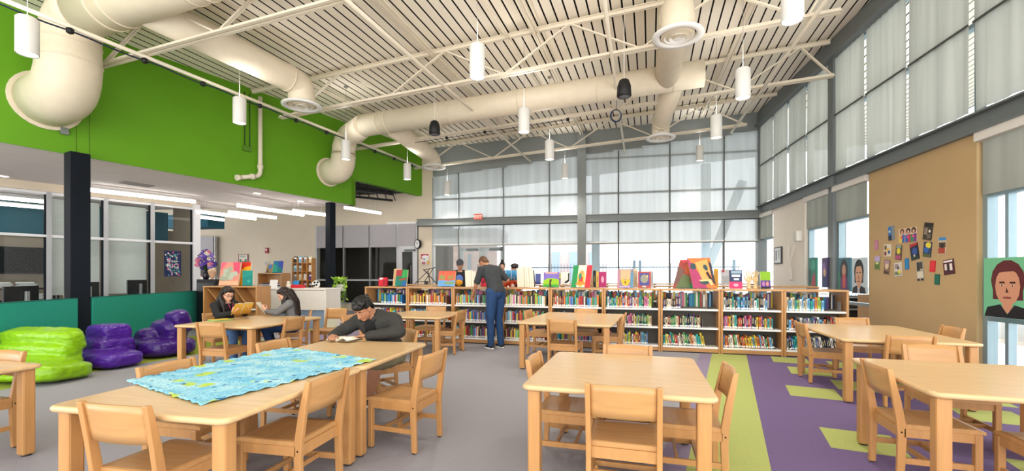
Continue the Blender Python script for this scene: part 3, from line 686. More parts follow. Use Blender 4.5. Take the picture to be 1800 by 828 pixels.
# ================================================================== TABLES AND CHAIRS
MAPLE = wood('d6b283', .28); MAPLE2 = wood('bd8a55', .38, (14, 14, 1.2)); MAPLEB = wood('bf8f5b', .34, (1.2, 14, 14))
BIRCH = wood('e2c093', .4, (1.0, 10, 10)); GLIDE = mat('2b2a28', .5, var=0); SCREW = mat('1c1712', .5, var=0)
TZ = .686
def rrect(w, d, r, n=6):
    o = []
    for cx_, cy_, a0_ in ((w / 2 - r, d / 2 - r, 0), (-w / 2 + r, d / 2 - r, 90), (-w / 2 + r, -d / 2 + r, 180), (w / 2 - r, -d / 2 + r, 270)):
        for k in range(n + 1): a = R(a0_ + 90 * k / n); o.append((cx_ + r * math.cos(a), cy_ + r * math.sin(a)))
    return o
def top_mesh(m, w, d, z0, z1, r=.05):
    prof = [(.010, z0), (.003, z0 + .006), (0, z0 + .014), (0, z1 - .012), (.004, z1 - .004), (.012, z1)]
    rings = [[m.v((x, y, z)) for x, y in rrect(w - 2 * i, d - 2 * i, r)] for i, z in prof]
    for a, b in zip(rings[:-1], rings[1:]):
        n = len(a)
        for k in range(n): m.f([a[k], a[(k + 1) % n], b[(k + 1) % n], b[k]], True)
    m.f(rings[0][::-1]); m.f(rings[-1])
tables = {}
def table(key, c, ang, w, d, lb, z=TZ):
    o = thing('reading_table', (c[0], c[1], 0), ang, lb, 'table', 'maple reading tables'); tables[key] = (Vector((c[0], c[1], 0)), ang, w, d)
    m = MB(); m.use(MAPLE); top_mesh(m, w, d, z - .034, z); m.build('tabletop', parent=o)
    m = MB(); m.use(mat('8f7350', .6, var=0))
    for sx_ in (-1, 1): m.box((sx_ * (w / 2 - .16), 0, z - .05), (.02, d - .34, .032)); 
    for sy in (-1, 1): m.box((0, sy * (d / 2 - .16), z - .05), (w - .34, .02, .032))
    m.build('apron', parent=o)
    for sx_ in (-1, 1):
        for sy in (-1, 1):
            x, y = sx_ * (w / 2 - .072), sy * (d / 2 - .072)
            m = MB(); m.use(MAPLE2); m.box((x, y, (z - .034 + .012) / 2), (.078, .078, z - .046), bev=.012); l = m.build('leg', parent=o)
            m = MB(); m.use(GLIDE); m.lathe([(.028, 0), (.03, .004), (.024, .014)], (x, y, 0), 12); m.build('glide', parent=l)
    return o
def rect_px(fl_, fr_, br_, bl_):
    P = [G(*q, TZ) for q in (fl_, fr_, br_, bl_)]; c = sum(P, Vector()) / 4
    u = ((P[1] - P[0]) + (P[2] - P[3])) / 2; v = ((P[3] - P[0]) + (P[2] - P[1])) / 2
    a1, a2 = math.atan2(u.y, u.x), math.atan2(v.y, v.x) - math.pi / 2
    return c, (a1 + a2) / 2, u.length, v.length
# long table pair at the left: from the near short edge to the far corner
P1, P2, P3 = G(130, 694, TZ), G(393, 739, TZ), G(738, 602, TZ)
vv = P3 - P2; vl = vv.length / 2; vd = Matrix.Rotation(R(-2), 3, 'Z') @ vv.normalized(); ud = Vector((-vd.y, vd.x, 0)); ul = 1.1
ang = math.atan2(vd.y, vd.x) - math.pi / 2
table('A', P2 + vd * (vl / 2) + ud * ul / 2, ang, ul, vl - .01, 'maple reading table half covered by the blue cloth, nearest at the left')
table('B', P2 + vd * (vl * 1.5) + ud * ul / 2, ang, ul, vl - .01, 'maple reading table pushed end to end behind the blue cloth, where the boy reads')
def tpx(key, lb, q, w=None, d=None):
    c, a, w_, d_ = rect_px(*q); table(key, c, a, w or w_, d or d_, lb)
tpx('C', 'bare square maple table with a window reflection, alone in the front middle', ((918.8, 677), (1253.8, 700.8), (1226, 628.6), (977, 618)))
tpx('D', 'maple table in front of the bookcases, in the middle behind the front square table', ((916, 565.6), (1079, 573), (1092.6, 552), (959.7, 548)))
c = G(745, 551.5, TZ); table('E', c, R(-16), 1.15, 1.15, 'maple table between the seated boy and the standing man')
tpx('F', 'maple table where two girls sit reading', ((323, 571), (437, 578), (557, 556.5), (450, 553)), None, 1.5)
tpx('G', 'maple table near the tan wall with magazines, farther of the two on purple carpet', ((1418, 569.6), (1464.7, 597), (1687, 601), (1590, 572))[0:1] + ((1464.7, 597), (1687, 601), (1590, 572)) if False else ((1464.7, 597), (1687, 601), (1590, 572), (1418, 569.6)))
p = G(1520, 626, TZ); q = G(1640, 690, TZ); v = (q - p); a = R(-18); u = Vector((math.cos(a), math.sin(a), 0)); vd2 = Vector((u.y, -u.x, 0))
table('H', q + u * .62 - vd2 * .58, a, 1.24, 1.16, 'maple table cut off by the frame, near the window with the red haired portrait')
cq = G(79, 638.5, TZ); a = R(-14); u = Vector((math.cos(a), math.sin(a), 0)); vn = Vector((u.y, -u.x, 0))
table('I', cq - u * .58 + vn * .58, a, 1.16, 1.16, 'maple table cut off by the frame in front of the green bean bag')

CH = None
def make_chair(lb):
    o = thing('wooden_chair', (0, 0, 0), 0, lb, 'chair', 'maple library chairs')
    w, d, sz = .43, .42, .40
    m = MB(); m.use(MAPLEB)                                                           # scooped seat, front at +y
    f = lambda a, b: (-w / 2 + .012 + a * (w - .024), -d / 2 + .02 + b * d, sz - .013 * math.sin(math.pi * a) * math.sin(math.pi * min(1, b * 1.15)) - .008 * (b > .97))
    g = m.grid(f, 12, 12); fb = lambda a, b: (f(a, b)[0], f(a, b)[1], sz - .026)
    g2 = m.grid(fb, 12, 12)
    for i in range(11):
        for j in (0, 11): m.f([g[i][j], g[i + 1][j], g2[i + 1][j], g2[i][j]]); m.f([g[j][i], g[j][i + 1], g2[j][i + 1], g2[j][i]])
    m.build('seat', parent=o)
    m = MB(); m.use(MAPLE2)
    for sx_ in (-1, 1): m.box((sx_ * (w / 2 - .015), .0, sz - .053), (.02, d - .05, .055))
    m.box((0, d / 2 - .02, sz - .053), (w - .07, .02, .055)); m.box((0, -d / 2 + .02, sz - .06), (w - .07, .02, .065)); m.build('seat_rail', parent=o)
    for sx_ in (-1, 1):
        x = sx_ * (w / 2 - .02)
        m = MB(); m.use(MAPLE2); m.box((x, d / 2 - .02, (sz - .026 + .008) / 2), (.04, .04, sz - .034), bev=.006); l = m.build('leg', parent=o)
        m = MB(); m.use(GLIDE); m.lathe([(.013, 0), (.015, .008)], (x, d / 2 - .02, 0), 10); m.build('glide', parent=l)
        m = MB(); m.use(MAPLE2)                                                       # rear leg rises into the back post
        prof = [(-.205, .008, .042), (-.195, .30, .046), (-.20, sz, .05), (-.222, .55, .046), (-.262, .752, .03)]
        L, Rr = [], []
        for y, z, t in prof: L.append([m.v((x - .015, y - t / 2, z)), m.v((x + .015, y - t / 2, z)), m.v((x + .015, y + t / 2, z)), m.v((x - .015, y + t / 2, z))])
        for p_, q_ in zip(L[:-1], L[1:]):
            for k in range(4): m.f([p_[k], p_[(k + 1) % 4], q_[(k + 1) % 4], q_[k]])
        m.f(L[0][::-1]); m.f(L[-1]); l = m.build('leg', parent=o, bevel=.005)
        m = MB(); m.use(GLIDE); m.lathe([(.013, 0), (.015, .008)], (x, -.205, 0), 10); m.build('glide', parent=l)
        m = MB(); m.use(SCREW); m.tube([(x + sx_ * .0155, -.2, sz - .05), (x + sx_ * .0162, -.2, sz - .05)], .006, 10); m.build('screw', parent=l)
        m = MB(); m.use(MAPLE2); m.box((x, 0, .165), (.018, d - .06, .036)); m.build('stretcher', parent=o)
    for y in (-.05, .08): m = MB(); m.use(MAPLE2); m.box((0, y, .165), (w - .055, .018, .03)); m.build('stretcher', parent=o)
    m = MB(); m.use(MAPLEB)                                                           # curved back panel
    def bk_(a, b, t): x = -w / 2 + .034 + a * (w - .068); z = .555 + b * .19; y = -.212 - (z - .5) * .19 - .022 * math.sin(math.pi * a) + t; return (x, y, z + (.006 * math.sin(math.pi * a) if b > .5 else 0))
    gs = [m.grid(lambda a, b, t=t: bk_(a, b, t), 14, 5) for t in (-.007, .007)]
    for i in range(13):
        for j in (0, 4): m.f([gs[0][i][j], gs[0][i + 1][j], gs[1][i + 1][j], gs[1][i][j]])
    for j in range(4):
        for i in (0, 13): m.f([gs[0][i][j], gs[0][i][j + 1], gs[1][i][j + 1], gs[1][i][j]])
    m.build('backrest', parent=o)
    return o
BACK = Vector((0, -.262, 0))
def chair(px, py, face, lb, push=0.0, turn=0.0, pos=None, tk=None, s=1.0):
    """px, py: middle of the top edge of the back; face: heading the sitter looks to (radians)"""
    global CH
    rz = face - R(90) + R(turn)
    t = pos if pos is not None else G(px, py, .752 * s)
    loc = Vector((t.x, t.y, 0)) - (Matrix.Rotation(rz, 3, 'Z') @ BACK if pos is None else Vector())
    if tk:                                  # the back stays clear of the table edge
        tc_, ta, tw, td = tables[tk[0]]; out_ = -Vector((math.cos(tdir(*tk)), math.sin(tdir(*tk)), 0)); nd = (td if tk[1] in 'NS' else tw) / 2 - .188
        ds = (loc - tc_).dot(out_); loc = loc + out_ * max(0, nd - ds)
    if CH is None: o = CH = make_chair(lb)
    else: o = copy_tree(CH, None, CHK); o['label'] = lb
    if o is CH:
        globals()['CHK'] = {}
        for x in COL.objects:
            if x.parent: CHK.setdefault(x.parent.name, []).append(x)
    o.location = loc; o.rotation_euler = (0, 0, rz); o.scale = (s, s, s); return o
def tdir(key, side):
    a = tables[key][1]; return a + {'N': R(-90), 'S': R(90), 'W': 0.0, 'E': R(180)}[side]
for key, side, px, py, tn, lb in [
    ('A', 'S', 250, 696, 0, 'chair at the near end of the cloth covered table, nearest at the left'),
    ('A', 'E', 548, 656, 0, 'chair on the right side of the cloth covered table, back cutting across the cloth'),
    ('A', 'W', 294, 636, 0, 'chair behind the cloth covered table, only its top rail showing over the cloth corner'),
    ('B', 'W', 481, 598, 0, 'chair at the far left side of the reading boy\'s table, top rail beside the cloth'),
    ('B', 'E', 763, 618, -8, 'empty chair turned from the end of the reading boy\'s table, seat fully in view'),
    ('C', 'S', 1095, 677, 0, 'chair with its back to us at the front square table'),
    ('C', 'N', 1103, 606, 0, 'chair at the far side of the front square table, yellowish top rail'),
    ('C', 'W', 938, 624, 0, 'chair at the left side of the front square table'),
    ('C', 'E', 1283, 645, 0, 'chair at the right side of the front square table, on the green stripe'),
    ('D', 'S', 993, 559, 0, 'chair with its back to us at the table before the bookcases'),
    ('D', 'N', 1030, 543, 0, 'chair between the bookcases and the table in front of them'),
    ('D', 'W', 928, 545, 0, 'chair at the left side of the table before the bookcases, beside the standing man'),
    ('D', 'E', 1096, 551, 0, 'chair at the right side of the table before the bookcases, mostly hidden'),
    ('E', 'W', 713, 556, 0, 'chair just behind the reading boy, at the table beyond him'),
    ('E', 'N', 767, 538.5, 0, 'chair on the bookcase side of the table beyond the reading boy'),
    ('E', 'E', 812, 545, 0, 'chair just left of the standing man'),
    ('F', 'S', 368, 567, 0, 'chair with its back to us at the girls\' table, left one'),
    ('F', 'E', 507, 557, 0, 'chair with its back to us at the girls\' table, before the girl in grey'),
    ('F', 'N', 592, 541.5, 0, 'chair beyond the girls\' table, nearest the far black post'),
    ('G', 'W', 1411, 566, 0, 'chair at the left side of the farther table on purple carpet'),
    ('G', 'N', 1497, 558, 0, 'chair between the end bookcase and the farther table on purple carpet'),
    ('G', 'S', 1588, 587, 0, 'chair between the two tables on purple carpet, light one with its back to us'),
    ('G', 'E', 1675, 574, 0, 'orange toned chair against the tan wall'),
    ('H', 'N', 1636, 606, 0, 'chair on the far side of the cut off right table, darker top rail'),
    ('H', 'W', 1590, 641, 0, 'chair at the left side of the cut off right table, whole curved back in view'),
    ('I', 'N', 8, 616, 0, 'chair at the cut off table before the green bean bag')]:
    chair(px, py, tdir(key, side), lb, turn=tn, tk=(key, side))
b0 = tables['B']; rN = Vector((-math.sin(b0[1]), math.cos(b0[1]), 0)); rE = Vector((math.cos(b0[1]), math.sin(b0[1]), 0))
BOYC = W2(-1.38, 5.34)
chair(0, 0, R(-140), 'chair the reading boy in the dark jacket sits on', pos=BOYC, turn=0)
G1C = G(386, 640); G1C = A(392, 7.75); G2C = A(517, 8.3)
f0 = tables['F']
chair(0, 0, R(-38), 'chair the girl in black sits on', pos=G1C); chair(0, 0, R(205), 'chair the girl in the grey sweater sits on', pos=G2C)
for X, D, fa, lb in ((3.14, 2.72, R(74), 'dark seated chair at the bottom right corner, nearest one'), (4.24, 3.62, R(162), 'dark seated chair just behind the bottom right corner one, by the window')):
    q = W2(X, D); chair(0, 0, fa, lb, pos=q)

# ================================================================== BOOKCASES AND BOOKS
SH0, SH1 = A(860, 9.55), A(1375, 8.08); sd = (SH1 - SH0).normalized(); SL = Line((SH0.x - sd.x * 4, SH0.y - sd.y * 4), (SH1.x + sd.x * 4, SH1.y + sd.y * 4))
BZ = 1.12; UW = []; 
ub = [SL.u(p) for p in (641, 716, 796, 882, 967, 1061, 1161, 1267, 1378, 1493)]
SHW_ = mat('eceae8', .45, var=.01); DARKM = mat('5a544c', .6, var=.05)
SZ = [.11, .44, .765]; DEP = .58
uname = ['leftmost bookcase behind the boy', 'second bookcase from the left', 'third bookcase, left of the standing man', 'bookcase right behind the standing man', 'bookcase just right of the standing man',
         'bookcase behind the middle table', 'bookcase with the half empty bottom shelf', 'third bookcase from the window end', 'second bookcase from the window end', 'end bookcase by the window']
cases = []
def bookcase(ln, u0, u1, lb, v=0.0, dep=DEP, depth_shelves=True, grp='low maple bookcases in the front row'):
    w = u1 - u0; q = ln.at(u0, v); o = thing('bookcase', q, ln.ang, lb, 'bookcase', grp)
    for x in (.018, w - .018): m = MB(); m.use(MAPLE2); m.box((x, dep / 2, BZ / 2 - .012), (.034, dep, BZ - .03), bev=.004); m.build('side_panel', parent=o)
    m = MB(); m.use(MAPLEB); m.box((w / 2, dep / 2, BZ - .015), (w - .002, dep + .02, .03), bev=.006); m.build('top_panel', parent=o)
    m = MB(); m.use(MAPLEB); m.box((w / 2, .03, .06), (w - .07, .02, .1)); m.box((w / 2, dep - .03, .06), (w - .07, .02, .1)); m.build('base_rail', parent=o)
    m = MB(); m.use(BLACK); m.box((w / 2, dep / 2, .008), (w - .01, dep - .02, .016)); m.build('toe_kick', parent=o)
    m = MB(); m.use(DARKM); m.box((w / 2, dep / 2, .45), (w - .07, .01, .68)); m.build('middle_panel', parent=o)
    for z in SZ:
        m = MB(); m.use(SHW_); m.box((w / 2, dep / 4 + .005, z - .008), (w - .07, dep / 2 - .02, .016)); m.box((w / 2, .016, z - .012), (w - .07, .006, .032)); m.box((w / 2, dep * .75 - .005, z - .008), (w - .07, dep / 2 - .02, .016)); m.build('shelf', parent=o)
    return o
for i in range(9):
    bookcase(SL, ub[i] + .002, ub[i + 1] - .002, ['leftmost low maple bookcase, behind the reading boy', 'second low maple bookcase from the left, under the coral canvas', 'third low maple bookcase from the left, just left of the standing man',
        'low maple bookcase directly behind the standing man', 'low maple bookcase just right of the standing man', 'low maple bookcase below the flag coloured canvas', 'low maple bookcase below the yellow moth canvas, bottom shelf half empty',
        'low maple bookcase under the two big leaning canvases', 'low maple bookcase under the navy and pink book', 'x'][i] if i < 9 else '')
# the last one closes the row
PALB = dict(blue='2a6fb4', navy='22304f', red='b8342f', green='2f8a4f', teal='2aa39c', yellow='e2c53a', orange='dd7a2b', white='e6e3da', black='1f1e20', purple='6b4a8c', pink='d7729a', grey='8d9296', brown='7a4f35', cream='d9c9a0', lime='a4c23f', sky='74b4dd', maroon='6d2333', tan='b99666')
PAGE = mat('efe9da', .8, var=0); LABELM = mat('f4f3ef', .6, var=0)
bookmesh = {}
def book_mesh(cn):
    if cn in bookmesh: return bookmesh[cn]
    m = MB(); m.use(mat(PALB[cn], .45, var=.05, scale=9)); 
    m.box((.06, .5, .5), (.12, 1, 1)); m.box((.94, .5, .5), (.12, 1, 1)); m.box((.5, .02, .5), (.98, .04, 1))
    m.use(PAGE); m.box((.5, .5, .49), (.8, .9, .95)); m.use(LABELM); m.box((.5, -.004, .13), (.86, .012, .14))
    m.use(mat(PALB['cream'] if cn in ('black', 'navy', 'purple', 'maroon', 'brown', 'blue', 'red', 'green') else PALB['navy'], .5, var=0)); m.box((.5, -.004, .62), (.3, .012, .42))
    me = bpy.data.meshes.new('book'); bmesh.ops.recalc_face_normals(m.bm, faces=m.bm.faces[:]); m.bm.to_mesh(me); m.bm.free()
    for x in m.mats: me.materials.append(x)
    bookmesh[cn] = me; return me
ONES = 'first second third fourth fifth sixth seventh eighth ninth tenth eleventh twelfth thirteenth fourteenth fifteenth sixteenth seventeenth eighteenth nineteenth twentieth'.split()
def ordn(n): return ONES[n - 1] if n <= 20 else ('twenty-' + ONES[n - 21] if n < 30 else ('thirtieth' if n == 30 else 'thirty-' + ONES[n - 31]))
fill = {0: (.98, .9, .9), 1: (.97, .95, .9), 2: (.95, .95, .95), 3: (.95, .95, .95), 4: (.97, .96, .95), 5: (.83, .9, .9), 6: (.80, .72, .35), 7: (.93, .90, .80), 8: (.92, .95, .66), 9: (.7, .72, .62)}
tone = {(0, 2): 'red green white blue yellow black', (1, 2): 'white cream red orange yellow black brown tan', (7, 2): 'teal navy white cream grey sky tan black blue', (7, 1): 'black teal pink orange yellow purple navy cream red',
        (7, 0): 'blue sky yellow orange black red cream green white', (8, 2): 'cream lime teal orange yellow sky white red', (8, 1): 'orange teal white red grey navy black sky purple', (8, 0): 'black teal blue red navy white purple grey',
        (6, 2): 'maroon brown black navy yellow cream purple white', (6, 1): 'maroon purple black cream red brown green navy', (6, 0): 'navy green cream teal yellow red white', (5, 2): 'green lime orange blue black teal pink white red purple sky'}
entries = []
shn = ('bottom', 'middle', 'top')
for i in range(9):
    for r in range(3):
        x0, x1 = ub[i] + .045, ub[i + 1] - .045; x = x0 + .005; lim = x0 + (x1 - x0) * fill[i if i < 6 else i][r] if i < 8 else x0 + (x1 - x0) * fill[8][r]
        if i == 0 and r == 2: x = x0 + .33
        pal = tone.get((i, r), ' '.join(PALB)).split(); n = 0
        lean = R(9) if (r == 0 and i in (6, 7, 8)) else 0.0
        while True:
            t = rnd.uniform(.017, .036); h = rnd.uniform(.165, .232) if r == 2 else rnd.uniform(.17, .235); dd_ = rnd.uniform(.13, .2)
            if x + t > lim: break
            n += 1; entries.append([i, r, n, x, t, h, dd_, rnd.choice(pal), lean if n > 2 else 0]); x += t + .0015 + (.001 if lean else 0)
# the window-end case
endline = (ub[8], ub[9])
def book_mat(e, v0=.03):
    i, r, n, x, t, h, d_, cn, lean = e
    q = SL.at(x, v0 + .012 * math.sin(n * 2.3), SZ[r])
    rot = Matrix.Rotation(SL.ang, 4, 'Z') @ Matrix.Rotation(-lean, 4, 'Y')
    return Matrix.Translation(q + Vector((0, 0, .001 + (t * math.sin(lean) if lean else 0)))) @ rot @ Matrix.Diagonal((t, d_, h, 1))
entries.sort(key=lambda e: -e[0] * 10 + -e[1] * .1)
rest = entries[300:]; cnt = 0
for e in entries[:300]:
    i, r, n, x, t, h, d_, cn, lean = e
    o = bpy.data.objects.new('book', book_mesh(cn)); COL.objects.link(o); o.matrix_world = book_mat(e)
    sz_ = 'slim' if t < .023 else ('thick' if t > .031 else 'upright'); sz_ = 'leaning' if lean else sz_
    un = {8: 'end bookcase by the window', 7: 'bookcase under the big canvases' if False else 'second bookcase from the window end', 6: 'third bookcase from the window end', 5: 'fourth bookcase from the window end', 4: 'fifth bookcase from the window end', 3: 'sixth bookcase from the window end'}[i]
    tag(o, f'{sz_} {cn} book, {ordn(n)} in the {shn[r]} row of the {un}', 'book', 'shelved books in the front bookcases')
m = MB()
def unitbook(mb, M4, cn, back=False):
    mb.M = M4; mb.use(mat(PALB[cn], .45, var=.05, scale=9)); mb.box((.5, .5, .5), (1, 1, 1))
    if not back: mb.use(LABELM); mb.box((.5, -.004, .13), (.86, .012, .14))
    mb.use(PAGE); mb.box((.5, .5, 1.0), (.76, .9, .01))
for e in rest: unitbook(m, book_mat(e), e[7])
for i in range(9):                                                                    # the other side of each case
    for r in range(3):
        x = ub[i] + .05
        while x < ub[i + 1] - .09:
            t = rnd.uniform(.02, .036); h = rnd.uniform(.25, .30); e = (i, r, 1, x, t, h, .16, rnd.choice(list(PALB)), 0)
            q = SL.at(x, DEP - .2, SZ[r] + .001)
            if rnd.random() < .9: unitbook(m, Matrix.Translation(q) @ Matrix.Rotation(SL.ang, 4, 'Z') @ Matrix.Diagonal((t, .16, h, 1)), e[7], True)
            x += t + .002
o = m.build('book_rows'); tag(o, 'remaining shelved books farther along and on the back of the bookcases', 'books', 'shelved books in the front bookcases', 'stuff')
for i, r, f in ((6, 2, .80), (6, 1, .72), (6, 0, .36), (7, 0, .8), (8, 2, .92), (8, 0, .67), (5, 2, .84)):
    x = ub[i] + .05 + (ub[i + 1] - ub[i] - .09) * f + (.03 if r == 0 else .004); q = SL.at(x, .05, SZ[r] + .001)
    m = MB(); m.use(mat('a9a7a2', .4, metal=.4, var=0)); m.box((.001, .07, .08), (.003, .12, .16)); m.box((.05, .07, .0015), (.1, .12, .003))
    o = m.build('bookend'); o.location = q; o.rotation_euler.z = SL.ang
    tag(o, f'grey metal bookend closing the {shn[r]} row of the ' + {8: 'end bookcase by the window', 7: 'second bookcase from the window end', 6: 'third bookcase from the window end', 5: 'fourth bookcase from the window end'}[i], 'bookend')
# two more rows of low bookcases behind
def back_row(D0, px0, D1, px1, n, names):
    p, q = A(px0, D0), A(px1, D1); ln = Line((p.x, p.y), (q.x, q.y))
    for k in range(n): bookcase(ln, ln.len * k / n + .002, ln.len * (k + 1) / n - .002, names % ONES[k], grp='low maple bookcases in the rows behind')
    return ln
R2 = back_row(12.9, 712, 10.4, 1440, 8, 'low maple bookcase in the second row, %s from its left end')
R3 = back_row(15.6, 838, 13.6, 1330, 6, 'low maple bookcase in the rear row by the glazing, %s from its left end')
# ================================================================== SOFT AND SMALL THINGS
def remesh(o, vox, sm=4, disp=None):
    r = o.modifiers.new('skin', 'REMESH'); r.mode = 'VOXEL'; r.voxel_size = vox; r.use_smooth_shade = True
    if sm: s = o.modifiers.new('soft', 'SMOOTH'); s.iterations = sm; s.factor = .5
    if disp:
        for st, sc in disp:
            t = bpy.data.textures.new('wrinkles', 'CLOUDS'); t.noise_scale = sc
            d = o.modifiers.new('wrinkle', 'DISPLACE'); d.texture = t; d.strength = st; d.texture_coords = 'LOCAL'; d.mid_level = .5
    return o
def sup(mb, c, r, e=.55, rot=None, seg=28, rings=16):          # rounded box (superellipsoid)
    c = Vector(c); pw = lambda v: math.copysign(abs(v) ** e, v); m4 = Matrix.Translation(c) @ (rot.to_4x4() if rot else Matrix()); rg = []
    for i in range(1, rings):
        th = math.pi * i / rings
        rg.append([mb.v(m4 @ Vector((r[0] * pw(math.sin(th)) * pw(math.cos(2 * math.pi * k / seg)), r[1] * pw(math.sin(th)) * pw(math.sin(2 * math.pi * k / seg)), r[2] * pw(math.cos(th))))) for k in range(seg)])
    t, b = mb.v(m4 @ Vector((0, 0, r[2]))), mb.v(m4 @ Vector((0, 0, -r[2])))
    for k in range(seg): mb.f([t, rg[0][k], rg[0][(k + 1) % seg]], True); mb.f([b, rg[-1][(k + 1) % seg], rg[-1][k]], True)
    for i in range(len(rg) - 1):
        for k in range(seg): mb.f([rg[i][k], rg[i + 1][k], rg[i + 1][(k + 1) % seg], rg[i][(k + 1) % seg]], True)
def bean(loc, rz, blocks, colr, lb):
    m = MB(); m.use(mat(colr, .3, var=.08, scale=9, bump=1.0, coat=.15, stretch=(1, 1, 2.2)))
    for c, r, e, rx in blocks: sup(m, c, r, e, Matrix.Rotation(R(rx), 3, 'X'))
    o = m.build('bean_bag'); o.location = loc; o.rotation_euler.z = rz; remesh(o, .016, 2, [(.02, .2), (.012, .05)])
    return tag(o, lb, 'bean bag', 'vinyl bean bags by the teal screen')
bean(A(82, 6.45), R(-8), [((-.40, .24, .45), (.60, .15, .17), .4, 14), ((-.38, .19, .31), (.57, .18, .14), .45, 8), ((-.36, .12, .15), (.58, .26, .14), .45, 0), ((.0, -.16, .13), (.64, .36, .125), .5, -5)], '86b80a', 'bright lime green bean bag lounger on the olive carpet strip')
bean(A(192, 7.42), R(-20), [((-.2, .1, .36), (.26, .2, .235), .3, 0), ((-.18, .08, .2), (.28, .27, .2), .4, 0), ((.16, -.1, .12), (.48, .3, .12), .55, 0)], '4a1a8f', 'purple bean bag with an upright square back beside the black post')
bean(A(283, 8.3), R(-28), [((.2, .18, .56), (.2, .14, .2), .5, 18), ((-.02, .14, .42), (.34, .2, .19), .6, 15), ((.02, 0, .15), (.52, .4, .15), .6, 0), ((-.2, .02, .28), (.24, .3, .18), .7, 0)], '3a1670', 'dark purple slumped bean bag leaning on the teal screen behind the girls\' table')

# ---- teal low screen in two panels
q0, q1 = A(-50, 6.42), A(357, 12.6)
PLN = Line((q0.x, q0.y), (q1.x, q1.y)); PH = .975
uc0 = PLN.u(136)
for k, (u0, u1, lb) in enumerate(((0, uc0 - .02, 'teal fabric screen panel left of the near black post, behind the green bean bag'), (uc0 + .3, PLN.len, 'teal fabric screen panel right of the near black post, behind the purple bean bags'))):
    o = thing('privacy_screen', PLN.at((u0 + u1) / 2), PLN.ang, lb, 'screen', 'teal screens'); L = u1 - u0
    m = MB(); m.use(TEAL); m.box((0, 0, PH / 2 + .02), (L, .05, PH - .04), bev=.008); m.build('fabric_panel', parent=o)
    m = MB(); m.use(mat('0c544c', .5, var=0)); m.box((0, 0, PH - .006), (L, .056, .012)); m.build('edge_rail', parent=o)
# desk run behind the screen, monitors
o = thing('desk', PLN.at(PLN.len * .52, .73), PLN.ang, 'long pale computer desk behind the teal screen', 'desk')
m = MB(); m.use(mat('c9bda8', .5, var=.03)); m.box((0, 0, .72), (PLN.len - .6, .7, .03), bev=.005); m.build('desktop', parent=o)
for x in (-3.2, -1.6, 0, 1.6, 3.2): m = MB(); m.use(WHITE); m.box((x, 0, .352), (.05, .6, .704)); m.build('leg', parent=o)
for px, tp, w, lb in ((14, 506, .62, 'black monitor seen from behind over the teal screen, far left'), (100, 503, .6, 'black monitor just left of the near black post'), (202, 496, .66, 'black monitor with a silver stand in front of the blinds'), (285, 492, .62, 'black monitor below the navy poster, right of the other ones')):
    u = PLN.u(px); q = PLN.at(u, .5); D = q.y / K; zt_ = ZZ(tp, D)
    o = thing('monitor', (q.x, q.y, .735), PLN.ang, lb, 'monitor', 'monitors behind the teal screen'); h = .36; z0 = zt_ - .735
    m = MB(); m.use(mat('17181b', .45, var=.03)); m.box((0, .0, z0 - h / 2), (w, .03, h), bev=.006); m.build('housing', parent=o)
    m = MB(); m.use(mat('0a0b10', .15, var=0)); m.box((0, .017, z0 - h / 2 + .01), (w - .03, .006, h - .05)); m.build('display', parent=o)
    m = MB(); m.use(mat('a9acb0', .35, metal=.6, var=0)); m.box((.06, -.035, (z0 - .08) / 2), (.07, .03, z0 - .09), bev=.005); m.box((.06, -.0, .006), (.24, .18, .012), bev=.004); m.build('stand', parent=o)
for k in range(5):
    u = PLN.u(155) + .03 + .045 * k; q = PLN.at(u, .28, .736); m = MB(); m.use(mat(['d9c9a0', '1f1e20', 'dd9a2b', '1f1e20', 'b8342f'][k], .5, var=0)); m.box((0, 0, .15), (.03, .2, .3), rot=Matrix.Rotation(R(-8), 3, 'Y')); m.use(PAGE); m.box((0, 0, .301), (.02, .18, .004), rot=Matrix.Rotation(R(-8), 3, 'Y'))
    o = m.build('binder'); o.location = q; o.rotation_euler.z = PLN.ang; tag(o, ['cream', 'black', 'amber', 'black', 'red'][k] + ' binder leaning beside the near black post, ' + ONES[k] + ' from the post', 'binder', 'binders by the post')
# television and clutter inside the office
OW2 = Line(tuple(OW.at(-3, 2.6).xy), tuple(OW.at(OW.len, 2.6).xy)); q = OW2.at(OW2.u(40)); D = q.y / K
o = thing('television', (q.x, q.y, ZZ(458, D)), OW.ang, 'flat black television on the wall inside the office', 'television')
m = MB(); m.use(BLACK); m.box((0, 0, 0), (1.3, .05, .72), bev=.006); m.build('housing', parent=o)
m = MB(); m.use(mat('06080c', .3, var=0, spec=.2)); m.box((0, -.028, .01), (1.26, .006, .67)); m.build('display', parent=o)
m = MB(); m.use(BLACK); m.box((0, .45, 0), (.2, .9, .2)); m.build('wall_bracket', parent=o)
OW3 = Line(tuple(OW.at(-3, 1.7).xy), tuple(OW.at(OW.len, 1.7).xy)); q = OW3.at(OW3.u(40)); o = thing('cart', (q.x, q.y, 0), OW.ang, 'black wire cart of supplies under the office television', 'cart')
for z in (.35, .72, 1.02): m = MB(); m.use(BLACK); m.box((0, 0, z), (1.3, .5, .03)); m.build('shelf', parent=o)
for x in (-.6, .6):
    for y in (-.22, .22): m = MB(); m.use(BLACK); m.tube([(x, y, 0), (x, y, 1.05)], .02, 8); m.build('post', parent=o)
